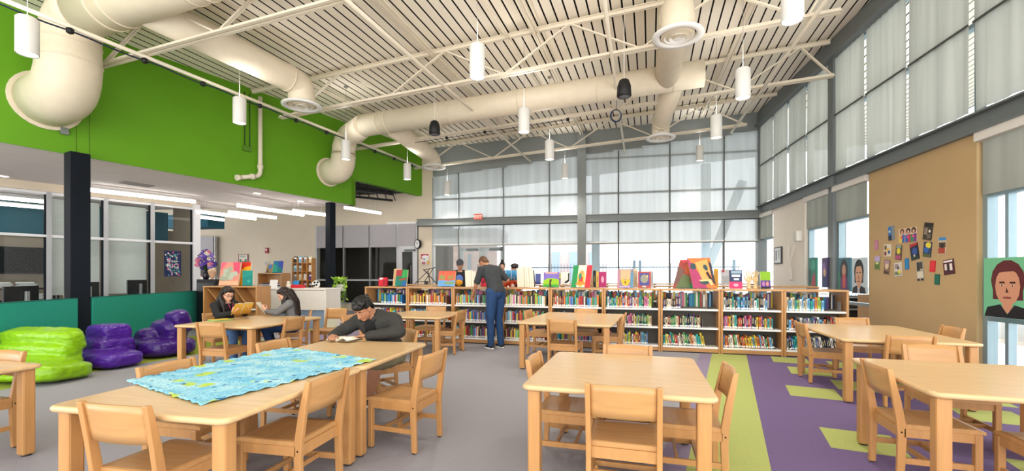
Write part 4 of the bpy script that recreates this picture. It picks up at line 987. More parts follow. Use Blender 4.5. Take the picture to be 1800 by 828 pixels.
for k, (x, z, c, nm, lb) in enumerate(((-.35, 1.036, 'd8d2c8', 'paper_pile', 'untidy pile of papers on the top of the office cart'), (.05, 1.036, 'd8dbe0', 'paper_pile', 'whitish stack of trays on the office cart, right of the papers'), (.2, .736, 'e2dfd8', 'paper_pile', 'flat sheaf of papers on the middle tier of the office cart'))):
    m = MB()
    for j in range(7): m.use(mat(['e8e4dc', 'cfd4da', c][j % 3], .8, var=0)); m.box((rnd.uniform(-.03, .03), rnd.uniform(-.03, .03), .012 + j * .022), (.32, .24, .02), rz=rnd.uniform(-.2, .2))
    w_ = Matrix.Rotation(OW.ang, 3, 'Z') @ Vector((x, 0, 0)); o = m.build(nm); o.location = (q.x + w_.x, q.y + w_.y, z); o.rotation_euler.z = OW.ang; tag(o, lb, 'papers')
# posters
def poster(ln, px0, px1, py0, py1, off, bgc, art, nm, lb, cat, grp=None, rz=0.0, th=.006, txts=()):
    """flat sheet on a wall line; art in 0..1 from lower left, parts drawn into the sheet"""
    u0, u1 = ln.u(px0), ln.u(px1); pm = (px0 + px1) / 2; z1, z0 = ln.z(pm, py0), ln.z(pm, py1); w, h = abs(u1 - u0), z1 - z0
    sgn = 1 if u1 > u0 else -1
    q = ln.at((u0 + u1) / 2, off, (z0 + z1) / 2)
    m = MB(); m.use(mat(bgc, .55, var=.02)); m.box((0, 0, 0), (w, th, h))
    for i, (c, poly) in enumerate(art):
        m.use(mat(c, .55, var=0)); y = -th / 2 - .0012 - .0004 * i; m.sheet([((p[0] - .5) * w, y, (p[1] - .5) * h) for p in poly])
    o = m.build(nm, fix=False); o.location = q
    M_ = Matrix.Rotation(ln.ang + (math.pi if sgn < 0 else 0), 3, 'Z') @ Matrix.Rotation(rz, 3, 'Y'); o.rotation_euler = M_.to_euler()
    tag(o, lb, cat, grp)
    for tx, sz, x, z, c in txts: text_mesh(tx, sz * h, ((x - .5) * w, -th / 2 - .004, (z - .5) * h), (R(90), 0, 0), mat(c, .6, var=0), 'lettering', o)
    return o
def blob(cx_, cy_, rx, ry, n=14, a0_=0, wob=0.0, seed=0):
    rr = random.Random(seed); return [(cx_ + rx * math.cos(2 * math.pi * k / n + a0_) * (1 + rr.uniform(-wob, wob)), cy_ + ry * math.sin(2 * math.pi * k / n + a0_) * (1 + rr.uniform(-wob, wob))) for k in range(n)]
def rc(x0, y0, x1, y1): return [(x0, y0), (x1, y0), (x1, y1), (x0, y1)]
art = [(rnd.choice(['d9688f', 'e9a0b8', '4f8fb0', '7fb5a5', 'b04a70', 'e8d8d0']), blob(rnd.random() * .86 + .07, rnd.random() * .9 + .05, .05, .035, 7)) for k in range(60)]
poster(OW, 287, 317, 441, 486, -.06, '1d2a55', art, 'poster', 'navy flowered poster with big white lettering on the office glass', 'poster', txts=(('dream', .14, .5, .60, 'f2f2f4'), ('BIG', .26, .5, .40, 'f6f6f8')))
poster(BW, 420, 437, 447, 462, -.03, 'a32a34', [('d9e3d2', rc(.08, .05, .92, .95)), ('2c6b4a', rc(.12, .08, .88, .42)), ('e8d0c0', blob(.5, .35, .2, .2))], 'poster', 'red edged poster on the beige wall behind the bright canvases', 'poster', txts=(('READ', .30, .5, .74, '7a2530'),))
poster(BW, 742, 756, 447, 465, -.1, 'e6d8d6', [('b3244a', rc(.0, .55, .9, 1.0)), ('e9e4e4', blob(.5, .72, .42, .18)), ('d6dfe0', blob(.62, .45, .25, .28)), ('b06a80', rc(.1, .02, .55, .25)), ('d8a13c', blob(.85, .2, .14, .2)), ('4a3a44', blob(.4, .5, .1, .07))], 'poster', 'small red and white poster on the pier above the black easel', 'poster')
# ---- magazines and cut-outs on the tan wall
Z = lambda px, py: (1540 + px / 5.917, 370 + py / 5.914)
mags = [((213, 160, 276, 308), '7f8a94', [('2a6fb4', rc(0, .3, .55, .95)), ('15243f', rc(0, 0, .6, .35)), ('cfd6da', rc(.1, .55, .4, .7))], 'blue and grey magazine, topmost at the left of the tan wall', -3),
        ((590, 125, 685, 305), '3a3128', [('8b7a66', rc(.1, .3, .5, .7)), ('e8e2d2', blob(.72, .52, .12, .08)), ('1a1613', rc(.05, .78, .95, .97)), ('6d5f50', rc(.5, .1, .9, .35))], 'dark tilted magazine, the topmost of all on the tan wall', 10),
        ((748, 278, 833, 455), 'c9b79c', [('3b86c4', rc(.08, .82, 1, 1)), ('5a4030', rc(.1, .4, .95, .7)), ('a8402e', rc(.05, .05, .9, .38)), ('2f2a22', blob(.55, .5, .25, .15))], 'magazine with a blue masthead at the right of the tan wall', 2),
        ((165, 350, 243, 478), 'd8cdb8', [('5a4a3a', rc(.1, .55, .4, .9)), ('d8b13c', blob(.55, .55, .2, .15)), ('2f4f9a', blob(.75, .35, .16, .15)), ('7a3328', rc(.1, .08, .4, .4))], 'small cream cover of mixed pictures, second row at the left of the tan wall', 2),
        ((290, 360, 356, 512), '5f4a3c', [('d8cf3a', blob(.5, .6, .3, .22)), ('a84a7a', rc(.1, .05, .9, .3)), ('8d9a92', rc(.1, .8, .9, 1))], 'brown magazine with a yellow patch under the three figures', 6),
        ((450, 340, 537, 512), '121a30', [('b3222e', [(0, .8), (.95, .86), (1, 1), (.05, .98)]), ('2c4f9a', blob(.55, .5, .3, .25)), ('d8cf9a', blob(.45, .25, .1, .07)), ('1c3a2a', rc(.05, .02, .95, .16))], 'near black magazine with a red top, in the middle of the tan wall', -10),
        ((588, 325, 675, 482), '2b3a5a', [('e0d03a', blob(.6, .78, .35, .2)), ('2d62b0', blob(.4, .45, .3, .2)), ('55622c', rc(.02, .02, .95, .2))], 'yellow and blue magazine right of the near black one', 8),
        ((66, 475, 122, 618), '7a8d4a', [('b9a6d0', rc(0, .62, 1, 1)), ('55702c', rc(.1, .1, .9, .45)), ('c9c98a', blob(.5, .5, .3, .1))], 'green and lilac small magazine, lowest at the far left of the tan wall', 4),
        ((166, 512, 228, 664), '8a6a52', [('d9c4a6', blob(.5, .6, .32, .25)), ('b08a9a', rc(.1, .72, .9, .95)), ('4a3328', rc(.1, .03, .9, .22))], 'brownish tilted magazine between the green one and the pale one', 8),
        ((278, 540, 358, 684), 'cfc8c0', [('9a8a90', rc(.1, .55, .6, .9)), ('6a7a5a', rc(.05, .1, .9, .35)), ('e2d24a', blob(.7, .3, .2, .14)), ('55484a', blob(.55, .6, .15, .12))], 'pale magazine with a yellow spot, below the three figures', -6),
        ((516, 525, 592, 730), 'a8a08f', [('2e2a28', rc(.1, .5, .5, .95)), ('47403a', rc(.52, .6, .9, .95)), ('d8d0bf', rc(.1, .14, .9, .46)), ('1e1c1c', rc(.05, .01, .4, .1)), ('1e1c1c', rc(.6, .01, .95, .1))], 'long grey newspaper clipping low in the middle of the tan wall', -5),
        ((805, 508, 920, 664), '4a1426', [('f0e6e8', rc(.05, .82, .9, .94)), ('e0cfc8', rc(.12, .3, .35, .72)), ('e8dcd6', rc(.6, .25, .85, .7)), ('24181c', rc(.36, .2, .58, .6))], 'maroon magazine with white figures, lowest at the right of the tan wall', -7),
        ((68, 310, 102, 408), 'b06a8a', [('c07f9c', rc(.1, .1, .9, .9))], 'plain pink slip at the left of the tan wall', -5), ((390, 497, 432, 612), '1672ae', [('2480ba', rc(.1, .1, .9, .9))], 'plain blue slip on the tan wall', -3),
        ((658, 520, 716, 638), 'd01826', [('da2a36', rc(.1, .1, .9, .9))], 'plain red slip on the tan wall', 5), ((708, 662, 763, 772), '0c5a48', [('14664f', rc(.1, .1, .9, .9))], 'plain dark green slip, lowest on the tan wall', 4)]
for (x0, y0, x1, y1), bgc, art, lb, tl in mags:
    (a, b), (c, d) = Z(x0, y0), Z(x1, y1); poster(RW, a, c, b, d, -.126, bgc, art, 'magazine_cover', lb, 'magazine' if 'slip' not in lb else 'paper slip', 'covers pinned on the tan wall', R(tl))
fig = []
for k, (x, c1, c2) in enumerate(((.2, 'e0c23a', '2f62b0'), (.55, '3a5fae', 'c0384a'), (.85, '2f8a5a', '7a3a8f'))):
    fig += [('1d1614' if k else '6a3a24', blob(x, .78, .12, .2)), ('d9a88a', blob(x, .72, .06, .13)), (c1, rc(x - .16, .02, x + .02, .52)), (c2, rc(x, .02, x + .15, .55)), ('e04a7a', rc(x - .08, .3, x + .05, .45))]
(a, b), (c, d) = Z(325, 178), Z(520, 330)
poster(RW, a, c, b, d, -.126, 'd9b9a0', fig, 'paper_cutout', 'paper cut-out of three singing figures in bright clothes on the tan wall', 'cut-out')
# ---- painted portraits standing in the right windows
face = lambda skin, hair, top, dark: [(hair, blob(.5, .62, .34, .34)), (hair, rc(.2, .3, .8, .62)), (skin, blob(.5, .52, .25, .32)), (skin, rc(.4, .08, .6, .3)), (top, [(.02, 0), (.98, 0), (.92, .16), (.64, .22), (.5, .06), (.36, .22), (.08, .16)]), (hair, [(.24, .72), (.3, .86), (.7, .86), (.77, .7), (.62, .77), (.4, .76)]), (dark, rc(.34, .57, .45, .6)), (dark, rc(.55, .57, .66, .6)), ('f2ede6', blob(.395, .535, .034, .012)), ('f2ede6', blob(.605, .535, .034, .012)), (dark, blob(.395, .535, .016, .018, 8)), (dark, blob(.605, .535, .016, .018, 8)), (dark, [(.49, .5), (.53, .42), (.47, .42)]), ('8c4a40', blob(.5, .335, .09, .02))]
poster(RW, 1757, 1850, 452, 560, -.16, '6fb98f', face('c98f72', '5a1f24', '17161c', '3a1c18'), 'portrait_canvas', 'painted portrait of a person with dark red hair on green, in the near window', 'painting', 'portraits in the windows', th=.03)
poster(RW, 1515, 1541, 453, 516, -.16, 'b9c9d2', face('c9987a', '15120f', '1a1c26', '201612') + [('eeeeee', [(.42, .0), (.58, .0), (.55, .16), (.45, .16)]), ('1a1c26', rc(.48, 0, .52, .14))], 'portrait_canvas', 'painted portrait of a person in suit and tie beside the tan wall', 'painting', 'portraits in the windows', th=.03)
poster(RW, 1489, 1512, 453, 512, -.16, '3a6a78', [('2a2a35', blob(.5, .6, .32, .36)), ('b98a70', blob(.5, .62, .15, .18)), ('5a3a6a', rc(.2, .05, .8, .4)), ('c0504a', rc(.4, .1, .62, .5)), ('2f7a5a', rc(.05, .05, .2, .6))], 'portrait_canvas', 'painted figure with dark hair on slate blue, left of the suited portrait', 'painting', 'portraits in the windows', th=.03)
poster(RW, 1460, 1470, 453, 505, -.16, '4a3f6a', [('8a6aa8', blob(.4, .65, .3, .2)), ('c9a890', blob(.5, .5, .25, .14)), ('2a3a6a', rc(.1, .02, .9, .35))], 'portrait_canvas', 'narrow looking violet painting beside the grey window post', 'painting', 'portraits in the windows', th=.03)
poster(RW, 1436, 1450, 453, 505, -.16, '1f7a66', [('a83a4a', [(.3, .05), (.9, .05), (.8, .5), (.5, .4)]), ('2fa08a', blob(.6, .75, .25, .18)), ('12453c', rc(.02, .1, .3, .6))], 'portrait_canvas', 'green and red painting in the farther right window', 'painting', 'portraits in the windows', th=.03)
for k, (px, py0, py1) in enumerate(((1790, 560, 0), (1528, 516, 0), (1500, 512, 0), (1465, 505, 0), (1443, 505, 0))): pass
o = poster(RW, 1371, 1384, 434, 464, -.14, '3f4246', [('d6d8da', rc(.1, .08, .9, .93)), ('7a7f86', rc(.2, .2, .42, .8)), ('a9adb4', rc(.55, .3, .75, .85))], 'framed_print', 'small dark framed grey print on the pale pier', 'picture', th=.03)
q = RW.at(RW.u(1402), -.13, RW.z(1402, 460)); o = thing('wall_sculpture', q, RW.ang, 'thin white looped wall sculpture on the pale pier', 'sculpture')
SCU = mat('e6e2dc', .5, var=0)
for sx_ in (-1, 1): m = MB(); m.use(SCU); m.tube(smooth_path([(sx_ * .16, 0, .42), (sx_ * .13, .05, .2), (0.02 * sx_, .05, 0), (-.03 * sx_, .03, -.35), (.04 * sx_, 0.02, -.5)], 6, .1), [.018] * 29, 8); m.build('strand', parent=o)
q = RW.at(RW.u(1417), -.12, RW.z(1417, 415)); o = thing('wall_speaker', q, RW.ang, 'small white speaker box high on the pale pier', 'speaker')
m = MB(); m.use(SCU); m.box((0, .07, 0), (.2, .14, .26), bev=.02); m.build('box', parent=o); m = MB(); m.use(mat('cfcdc8', .7, var=0)); m.box((0, .143, 0), (.16, .008, .22)); m.build('grille', parent=o)

# ---- blue patterned cloth on the long table
def cloth_mat():
    m = bpy.data.materials.new('printed_cotton'); m.use_nodes = True; n = m.node_tree; b = n.nodes['Principled BSDF']; b.inputs['Roughness'].default_value = .75
    t = n.nodes.new('ShaderNodeTexCoord'); 
    def noise(sc, det=2): x = n.nodes.new('ShaderNodeTexNoise'); x.inputs['Scale'].default_value = sc; x.inputs['Detail'].default_value = det; n.links.new(t.outputs['Object'], x.inputs['Vector']); return x
    def ramp(src, stops):
        r = n.nodes.new('ShaderNodeValToRGB'); e = r.color_ramp.elements
        while len(e) < len(stops): e.new(.5)
        for i, (p_, c_) in enumerate(stops): e[i].position = p_; e[i].color = (*lin(c_), 1)
        n.links.new(src, r.inputs[0]); return r
    def bw(src, a, b_):
        r = n.nodes.new('ShaderNodeMapRange'); r.inputs[1].default_value = a; r.inputs[2].default_value = b_; n.links.new(src, r.inputs[0]); return r
    base = ramp(noise(7).outputs[0], [(.36, '74bfdf'), (.5, '93cfe4'), (.62, 'b0dce8')])
    def mix(a, col_, fac):
        x = n.nodes.new('ShaderNodeMixRGB'); n.links.new(fac.outputs[0], x.inputs[0]); n.links.new(a.outputs[0], x.inputs[1]); x.inputs[2].default_value = (*lin(col_), 1); return x
    vo = n.nodes.new('ShaderNodeTexVoronoi'); vo.inputs['Scale'].default_value = 6; n.links.new(t.outputs['Object'], vo.inputs['Vector'])
    wv = n.nodes.new('ShaderNodeTexWave'); wv.inputs['Scale'].default_value = 9; wv.inputs['Distortion'].default_value = 14; wv.inputs['Detail'].default_value = 2; wv.inputs['Detail Scale'].default_value = 2.0; n.links.new(t.outputs['Object'], wv.inputs['Vector'])
    x = mix(base, '2f86b8', bw(wv.outputs['Fac'], .95, .99))
    x = mix(x, 'b4cf4a', bw(noise(5.5, 1).outputs[0], .64, .70)); x = mix(x, 'd6e06a', bw(vo.outputs['Distance'], .11, .07))
    x = mix(x, '1f5f8f', bw(noise(16, 1).outputs[0], .68, .72))
    n.links.new(x.outputs[0], b.inputs['Base Color']); return m
CC = [G(222, 672, TZ), G(352, 714, TZ), G(662, 634, TZ), G(505, 612, TZ)]
cc_ = sum(CC, Vector()) / 4
def cl(a, b):
    p = (CC[0] * (1 - a) + CC[3] * a) * (1 - b) + (CC[1] * (1 - a) + CC[2] * a) * b
    e_ = min(a, 1 - a, b, 1 - b); sc = .005 * math.sin((a * 13 + b * 9) * 2 * math.pi) * max(0, 1 - e_ * 14)
    d_ = (p - cc_); d_.z = 0; p = p + d_.normalized() * sc
    z = TZ + .004 + .005 * (math.sin(a * 17 + b * 5) * math.sin(b * 13 + 2 * a) + 1) * .5 + .002 * (1 + math.sin(a * 41 + b * 23)) * .5
    if e_ < .03: z += .004 * (1 + math.sin((a + b) * 80))
    return Vector((p.x, p.y, z)) - Vector((cc_.x, cc_.y, 0))
m = MB(); m.use(cloth_mat()); m.grid(cl, 90, 50); o = m.build('patterned_cloth', fix=False); o.location = (cc_.x, cc_.y, 0)
sd_ = o.modifiers.new('thickness', 'SOLIDIFY'); sd_.thickness = .004; sd_.offset = -1 if False else 1
tag(o, 'light blue and lime patterned cloth spread across the two joined tables', 'cloth')

# ---- canvases, books and oddments on the bookcases
def stand_at(ln, px, v): q = ln.at(ln.u(px), v); return q
def canvas(px0, px1, yt, yb, ln, v, bgc, art, lb, nm='painted_canvas', cat='painting', tilt=12, th=.03, turn=0, grp=None, edge='d9c4a0', easel=True, skew=0):
    pm = (px0 + px1) / 2; q = stand_at(ln, pm, v); D = q.y / K; w = (px1 - px0) * D / 850; h = min((yb - yt) * D / 850, ZZ(yt, D) - BZ) / math.cos(R(tilt))
    o = thing(nm, (q.x, q.y, BZ + .004), ln.ang + R(turn), lb, cat, grp) if nm != 'book_' else None
    M0 = Matrix.Rotation(R(-tilt), 4, 'X'); sk = Matrix(((1, 0, skew, 0), (0, 1, 0, 0), (0, 0, 1, 0), (0, 0, 0, 1)))
    m = MB(M0 @ sk); m.use(mat(edge, .7, var=.03)); m.box((0, th / 2, h / 2 + .006), (w, th, h))
    m.use(mat(bgc, .6, var=.08, scale=14)); m.sheet([(-w / 2, -.0012, .006), (w / 2, -.0012, .006), (w / 2, -.0012, h + .006), (-w / 2, -.0012, h + .006)])
    for i, (c, poly) in enumerate(art): m.use(mat(c, .6, var=.06, scale=14)); m.sheet([((x - .5) * w, -.0022 - .0006 * i, z * h + .006) for x, z in poly])
    m.build('canvas', parent=o, fix=False)
    if easel:
        m = MB(); m.use(BLACK); t_ = h * math.sin(R(tilt)); m.bar((0, th + t_ * .55 + .01, h * .6), (0, th + t_ * .55 + .12, .005), .02, .012); m.box((0, -.01, .004), (w * .5, .05, .007)); m.build('stand', parent=o)
    return o
def bk_front(px0, px1, yt, yb, ln, v, c, art, lb, turn=0, tilt=4, th=.03): return canvas(px0, px1, yt, yb, ln, v, c, art, lb, 'standing_book', 'book', tilt, th, turn, 'books standing on top of the bookcases', 'efe9da', False)
S = SL
canvas(655, 671, 488, 503, S, .2, 'c8102e', [('f2dfe2', [(.05, .9), (.4, .98), (.6, .85), (.2, .7)]), ('9a0c22', rc(.5, .1, .9, .7))], 'glossy red folder standing at the left end of the bookcases', 'red_folder', 'folder', 8, .05, 0, edge='b00d26', easel=False)
canvas(678, 691, 473, 503, S, .27, 'd9b98c', [('cba878', rc(.08, .05, .92, .95))], 'bare tan board behind the green and red abstract canvas', 'board', 'board', 9, .02, easel=False)
canvas(688, 710, 474, 503, S, .12, '1f7a4a', [('a3323a', [(0, .6), (.5, .62), (.55, 1), (0, 1)]), ('2f9a4a', [(.5, .5), (1, .55), (1, 1), (.6, 1)]), ('1f5f9a', [(.5, 0), (1, 0), (1, .35), (.6, .3)]), ('a83a3a', [(.25, .3), (.95, .42), (.95, .5), (.3, .42)]), ('127a6a', [(0, 0), (.4, 0), (.5, .3), (0, .5)])], 'green, red and blue abstract canvas at the left of the bookcases')
canvas(761, 793, 476, 503, S, .2, 'e0614a', [('6aa3d8', [(0, 0), (1, 0), (1, .42), (.6, .36), (.3, .4), (0, .38)]), ('8a9a5a', [(.05, .48), (.4, .46), (.4, .78), (.3, .6), (.2, .8), (.08, .7)]), ('9a8a4a', [(.55, .46), (.9, .48), (.88, .84), (.75, .62), (.6, .78)]), ('7f9f6a', rc(.4, .14, .95, .3))], 'coral and blue canvas with two animals left of the person in a cap')
# black tabletop easel
q = R2.at(R2.u(745), .15); o = thing('tabletop_easel', (q.x, q.y, BZ), R2.ang, 'empty black tabletop easel on the second row of bookcases', 'easel')
for a, b in (((-.32, -.05, 0), (.12, .05, .44)), ((.34, -.05, 0), (-.1, .05, .40)), ((-.06, .0, .06), (.18, .05, .43)), ((-.1, .05, .38), (.24, .05, .45)), ((-.02, .3, 0), (.02, .06, .36))):
    m = MB(); m.use(mat('2a1d1a', .5, var=0)); m.bar(a, b, .022, .016); m.build('leg', parent=o)
m = MB(); m.use(mat('2a1d1a', .5, var=0)); m.box((-.12, -.03, .07), (.3, .05, .02)); m.build('ledge', parent=o)
q = R2.at(R2.u(748), .06); m = MB(); m.use(BLACK); m.box((0, 0, .045), (.09, .09, .09), bev=.008); m.use(mat('33333a', .4, var=0)); m.box((0, -.046, .045), (.05, .006, .05)); o = m.build('black_cube'); o.location = (q.x, q.y, BZ); o.rotation_euler.z = R2.ang; tag(o, 'small black cube under the tabletop easel', 'cube')
for k, (px, c, yt) in enumerate(((824, 'e9e4d8', 474), (828, 'f2efe6', 478), (832, 'd9cfb8', 476), (835, 'efeae0', 481))):
    bk_front(px - 2.2, px + 2.2, yt, 503, S, .2, c, [('b9ad98', rc(.2, .1, .8, .2))], f'thin pale book standing on edge left of the standing man, {ONES[k]} from left', 70, 3, .16)
canvas(836, 848, 479, 503, S, .32, 'c2183a', [('7a0f28', [(.1, .2), (.9, .3), (.6, .8)]), ('f0dfe2', rc(.1, .85, .9, .97))], 'red and white toy bag just left of the standing man', 'toy_bag', 'bag', 3, .08, easel=False, edge='b01430')
for k, (px, c, yt, ti) in enumerate(((919, 'b9a27a', 470, -10), (923, 'e6dcc0', 468, -9), (927.5, 'cbb48a', 470, -8), (931.5, 'e9e1cc', 469, -7), (936, '232326', 474, 0))):
    bk_front(px - 2.1, px + 2.1, yt, 504, S, .2, c, [('8a7a5a', rc(.25, .1, .75, .35))], f'{["tan", "cream", "brown", "ivory", "black"][k]} book standing upright right of the standing man', 72, 3, .17)
bk_front(938, 948, 473, 492, R2, .2, '3a4a8a', [('5a6ab0', rc(.1, .2, .9, .9))], 'dark blue book on the second row, left of the purple and green canvas')
canvas(948, 976, 471, 497, S, .38, '7a6ac0', [('8fc01f', [(0, 0), (1, 0), (1, .5), (.7, .58), (.3, .58), (0, .42)]), ('3aa03a', rc(0, 0, 1, .16)), ('4a3030', [(.4, .02), (.55, .02), (.5, .3), (.56, .5), (.42, .52), (.38, .3)]), ('c9a0a0', rc(.1, .88, .9, 1))], 'purple and lime canvas of a path over a hill')
bk_front(976, 986, 469, 489, R2, .2, '6a6480', [('d8d04a', rc(.1, .55, .9, .75)), ('d8d04a', rc(.1, .8, .9, .95)), ('8a6ac0', rc(.05, .05, .95, .4))], 'purple book with yellow lettering bands on the second row')
canvas(984, 1000, 467, 489, R2, .15, 'f2f0ea', [('16161a', [(.75, .15), (.95, .3), (.95, .95), (.8, .9), (.82, .4), (.5, .25), (.4, .12)])], 'white canvas with a black hooked shape left of the flag coloured canvas')
canvas(1002, 1035, 463, 502, S, .14, 'efe0c8', [('1f8a4a', [(0, 0), (.28, 0), (.28, 1), (0, 1)]), ('d92f3a', [(.72, 0), (1, 0), (1, 1), (.72, 1)]), ('d9b04a', blob(.48, .4, .2, .38)), ('d8382f', blob(.48, .32, .11, .2)), ('c98f5a', blob(.5, .66, .08, .1)), ('2f7a6a', blob(.42, .5, .08, .15)), ('e8862a', [(.22, .12), (.78, .12), (.66, .26), (.34, .26)])], 'green, white and red canvas with a golden robed figure', skew=.10)
canvas(1024, 1040, 472, 503, S, .34, 'b39472', [('9a7a5a', rc(.05, .03, .95, .12))], 'brown bare back of a board leaning behind the flag coloured canvas', 'board', 'board', 10, .02, skew=-.12, easel=False)
for k, (a, b, c, t2) in enumerate(((1039, 1044, '161618', 90), (1045, 1049, 'd8b64a', 90), (1050, 1063, 'a8246a', 0))):
    bk_front(a, b, 471 + k, 500, S, .42, c, [('d9a0b8' if k == 2 else '8a7a3a', blob(.5, .5, .2, .22))], ['black upright book behind the flag coloured canvas', 'yellow upright book between the black one and the magenta one', 'magenta book with a pale emblem right of the flag coloured canvas'][k])
canvas(1085, 1112, 472, 505, S, .12, '8a7f94', [('b0808f', rc(0, 0, .16, 1)), ('c9a882', rc(.2, .45, .85, .96)), ('e0b02f', [(.22, .42), (.42, .48), (.5, .36), (.6, .48), (.84, .4), (.7, .14), (.5, .1), (.34, .16)]), ('2a2418', [(.46, .34), (.56, .34), (.52, .16)]), ('5a8aa8', rc(.84, .0, 1, .8)), ('b9a0c8', rc(.18, 0, .8, .1))], 'canvas with a yellow moth on tan and violet')
bk_front(1098, 1112, 466, 490, R2, .2, '3f4d66', [('6a7a94', rc(.1, .3, .9, .8))], 'slate blue book on the second row behind the moth canvas')
bk_front(1114, 1121, 472, 505, S, .36, 'd6c6ae', [('c2b094', rc(.1, .1, .9, .9))], 'beige book behind the left edge of the round emblem canvas')
canvas(1122, 1144, 476, 505, S, .14, 'b0483f', [('4a4a8a', rc(.12, .14, .88, .9)), ('8f8f80', blob(.5, .55, .3, .26)), ('c9b070', blob(.72, .7, .08, .08)), ('e0c0b0', rc(.35, .03, .65, .12))], 'red edged canvas with a grey round turtle shape on violet')
bk_front(1144, 1150, 474, 504, S, .32, 'c6c6cc', [('aeb0b8', rc(.1, .1, .9, .9))], 'pale grey book right of the red edged turtle canvas')
canvas(1186, 1226, 455, 505, S, .22, '9a4038', [('5a6a44', [(.1, 0), (.7, .0), (.6, .4), (.3, .5)]), ('6d5048', [(0, .1), (.2, .2), (.3, .6), (0, .8)]), ('b85a30', blob(.5, .7, .2, .2)), ('c8404a', rc(.1, .9, 1, 1)), ('2f7a4a', [(.66, 0), (.95, .0), (.7, .36)])], 'large red brown canvas leaning left, one half of the tent shaped pair', tilt=16, skew=.26)
canvas(1222, 1260, 453, 507, S, .12, 'd9743a', [('a83a66', [(0, 0), (.62, 0), (.45, .4), (.05, .95), (0, 1)]), ('e0a05a', [(.3, .85), (.85, .95), (.9, .5), (.75, .2), (.45, .3)]), ('2f4a4f', blob(.2, .72, .13, .12, 9, 0, .2, 3)), ('2f4a4f', blob(.72, .68, .1, .1, 9, 0, .2, 4)), ('3a1a22', [(.68, .5), (.78, .56), (.9, .3), (.84, .2)]), ('2f4a4f', blob(.55, .2, .2, .08)), ('e8c08a', [(.3, .27), (.85, .3), (.9, .12), (.8, .1), (.7, .24), (.4, .22)]), ('33303f', [(.9, .2), (1, .1), (1, .8), (.9, .9)])], 'large orange and magenta canvas with dark patches, right half of the tent shaped pair', tilt=14, skew=-.16)
canvas(1214, 1225, 480, 497, R2, .1, '2a6fb4', [('e0c23a', blob(.4, .5, .25, .35)), ('2fa05a', blob(.6, .4, .2, .2))], 'small blue and yellow picture in the gap of the tent shaped pair')
bk_front(1263, 1270, 471, 505, S, .4, 'd8a23a', [('c28f2a', rc(.1, .1, .9, .9))], 'mustard book behind the right edge of the orange canvas')
bk_front(1272, 1286, 472, 500, R2, .2, 'c4c6cc', [('b0b3bb', rc(.1, .1, .9, .6)), ('b83a4a', rc(.1, .82, .4, .98))], 'light grey book on the second row left of the navy and pink one')
canvas(1287, 1308, 472, 505, S, .16, '2a3a5f', [('d8386a', rc(0, 0, 1, .36)), ('e8e8ee', rc(.2, .62, .85, .74)), ('8fa8b8', rc(.15, .8, .95, .95)), ('e8e8ee', rc(.35, .44, .75, .54)), ('f0a0b8', blob(.5, .18, .2, .08))], 'navy over pink book standing face out on the right bookcases', 'standing_book', 'book', 8, .03, edge='efe9da', easel=False)
# wooden artist's hands
WD = wood('dcc193', .5)
for k, (px, lb) in enumerate(((1326, 'jointed wooden artist hand standing open, left one of two'), (1338, 'jointed wooden artist hand beside the lime and purple book'))):
    q = S.at(S.u(px), .36); o = thing('wooden_hand', (q.x, q.y, BZ), S.ang + R(15 * k), lb, 'wooden hand', 'wooden artist hands')
    m = MB(); m.use(WD); m.lathe([(.045, 0), (.045, .015), (.03, .03), (.026, .10), (.034, .12)], seg=16); m.build('wrist_base', parent=o)
    m = MB(); m.use(WD); m.box((0, 0, .165), (.085, .03, .09), bev=.012); m.build('palm', parent=o)
    for j, (x, L, ax) in enumerate(((-.033, .09, -8), (-.011, .105, -2), (.011, .1, 4), (.033, .075, 12))):
        m = MB(); m.use(WD); a = R(ax); p_ = Vector((x, 0, .212))
        for s_ in range(3): q_ = p_ + Vector((math.sin(a), -.12 * s_, math.cos(a))) * L / 3; m.cap(p_, q_, .0105, .0098, 8); p_ = q_
        m.build('finger', parent=o)
    m = MB(); m.use(WD); m.cap((-.042, -.01, .14), (-.075, -.03, .18), .012, .011, 8); m.cap((-.075, -.03, .18), (-.08, -.04, .22), .011, .010, 8); m.build('thumb', parent=o)
canvas(1344, 1360, 473, 503, S, .2, '7fae1f', [('5a3a8a', rc(0, 0, 1, .48)), ('b07aa8', blob(.3, .28, .14, .14)), ('c98a7a', blob(.68, .28, .14, .14)), ('1a1420', rc(.0, 0, 1, .1))], 'lime over purple book standing at the right of the bookcases', 'standing_book', 'book', 6, .03, edge='efe9da', easel=False)
q = S.at(S.u(1448), .015, .99); m = MB(); m.use(WHITE); m.box((0, -.012, 0), (.15, .004, .08)); m.use(mat('b9bcc0', .6, var=0)); m.box((0, -.0145, .01), (.11, .001, .02)); o = m.build('shelf_sign'); o.location = (q.x, q.y, BZ - .075); o.rotation_euler.z = S.ang; tag(o, 'white shelf sign on the end bookcase by the window', 'sign')

# ---- reception corner
cs0 = A(357, 10.6); rz = R(-8)
o = thing('display_case', cs0, rz, 'maple display case with slanted dividers behind the girls', 'bookcase'); W_ = (461 - 357) * 10.6 / 850; HH = ZZ(503, 10.6)
for x in (.015, W_ * .55, W_ - .015): m = MB(); m.use(MAPLE2); m.box((x, .22, HH / 2), (.03, .44, HH - .03)); m.build('side_panel', parent=o)
m = MB(); m.use(MAPLEB); m.box((W_ / 2, .22, HH - .012), (W_, .46, .025)); m.build('top_panel', parent=o)
m = MB(); m.use(MAPLEB); m.box((W_ / 2, .425, HH / 2), (W_, .02, HH - .03)); m.build('back_panel', parent=o)
m = MB(); m.use(WHITE); m.box((W_ * .77, .2, HH * .55), (W_ * .42, .36, .02)); m.build('shelf', parent=o)
for x0, x1 in ((.03, .5), (W_ * .55, W_ * .85)): m = MB(); m.use(MAPLEB); m.bar((x0, .25, HH - .05), (x1, .25, HH * .5), .34, .02); m.build('divider', parent=o)
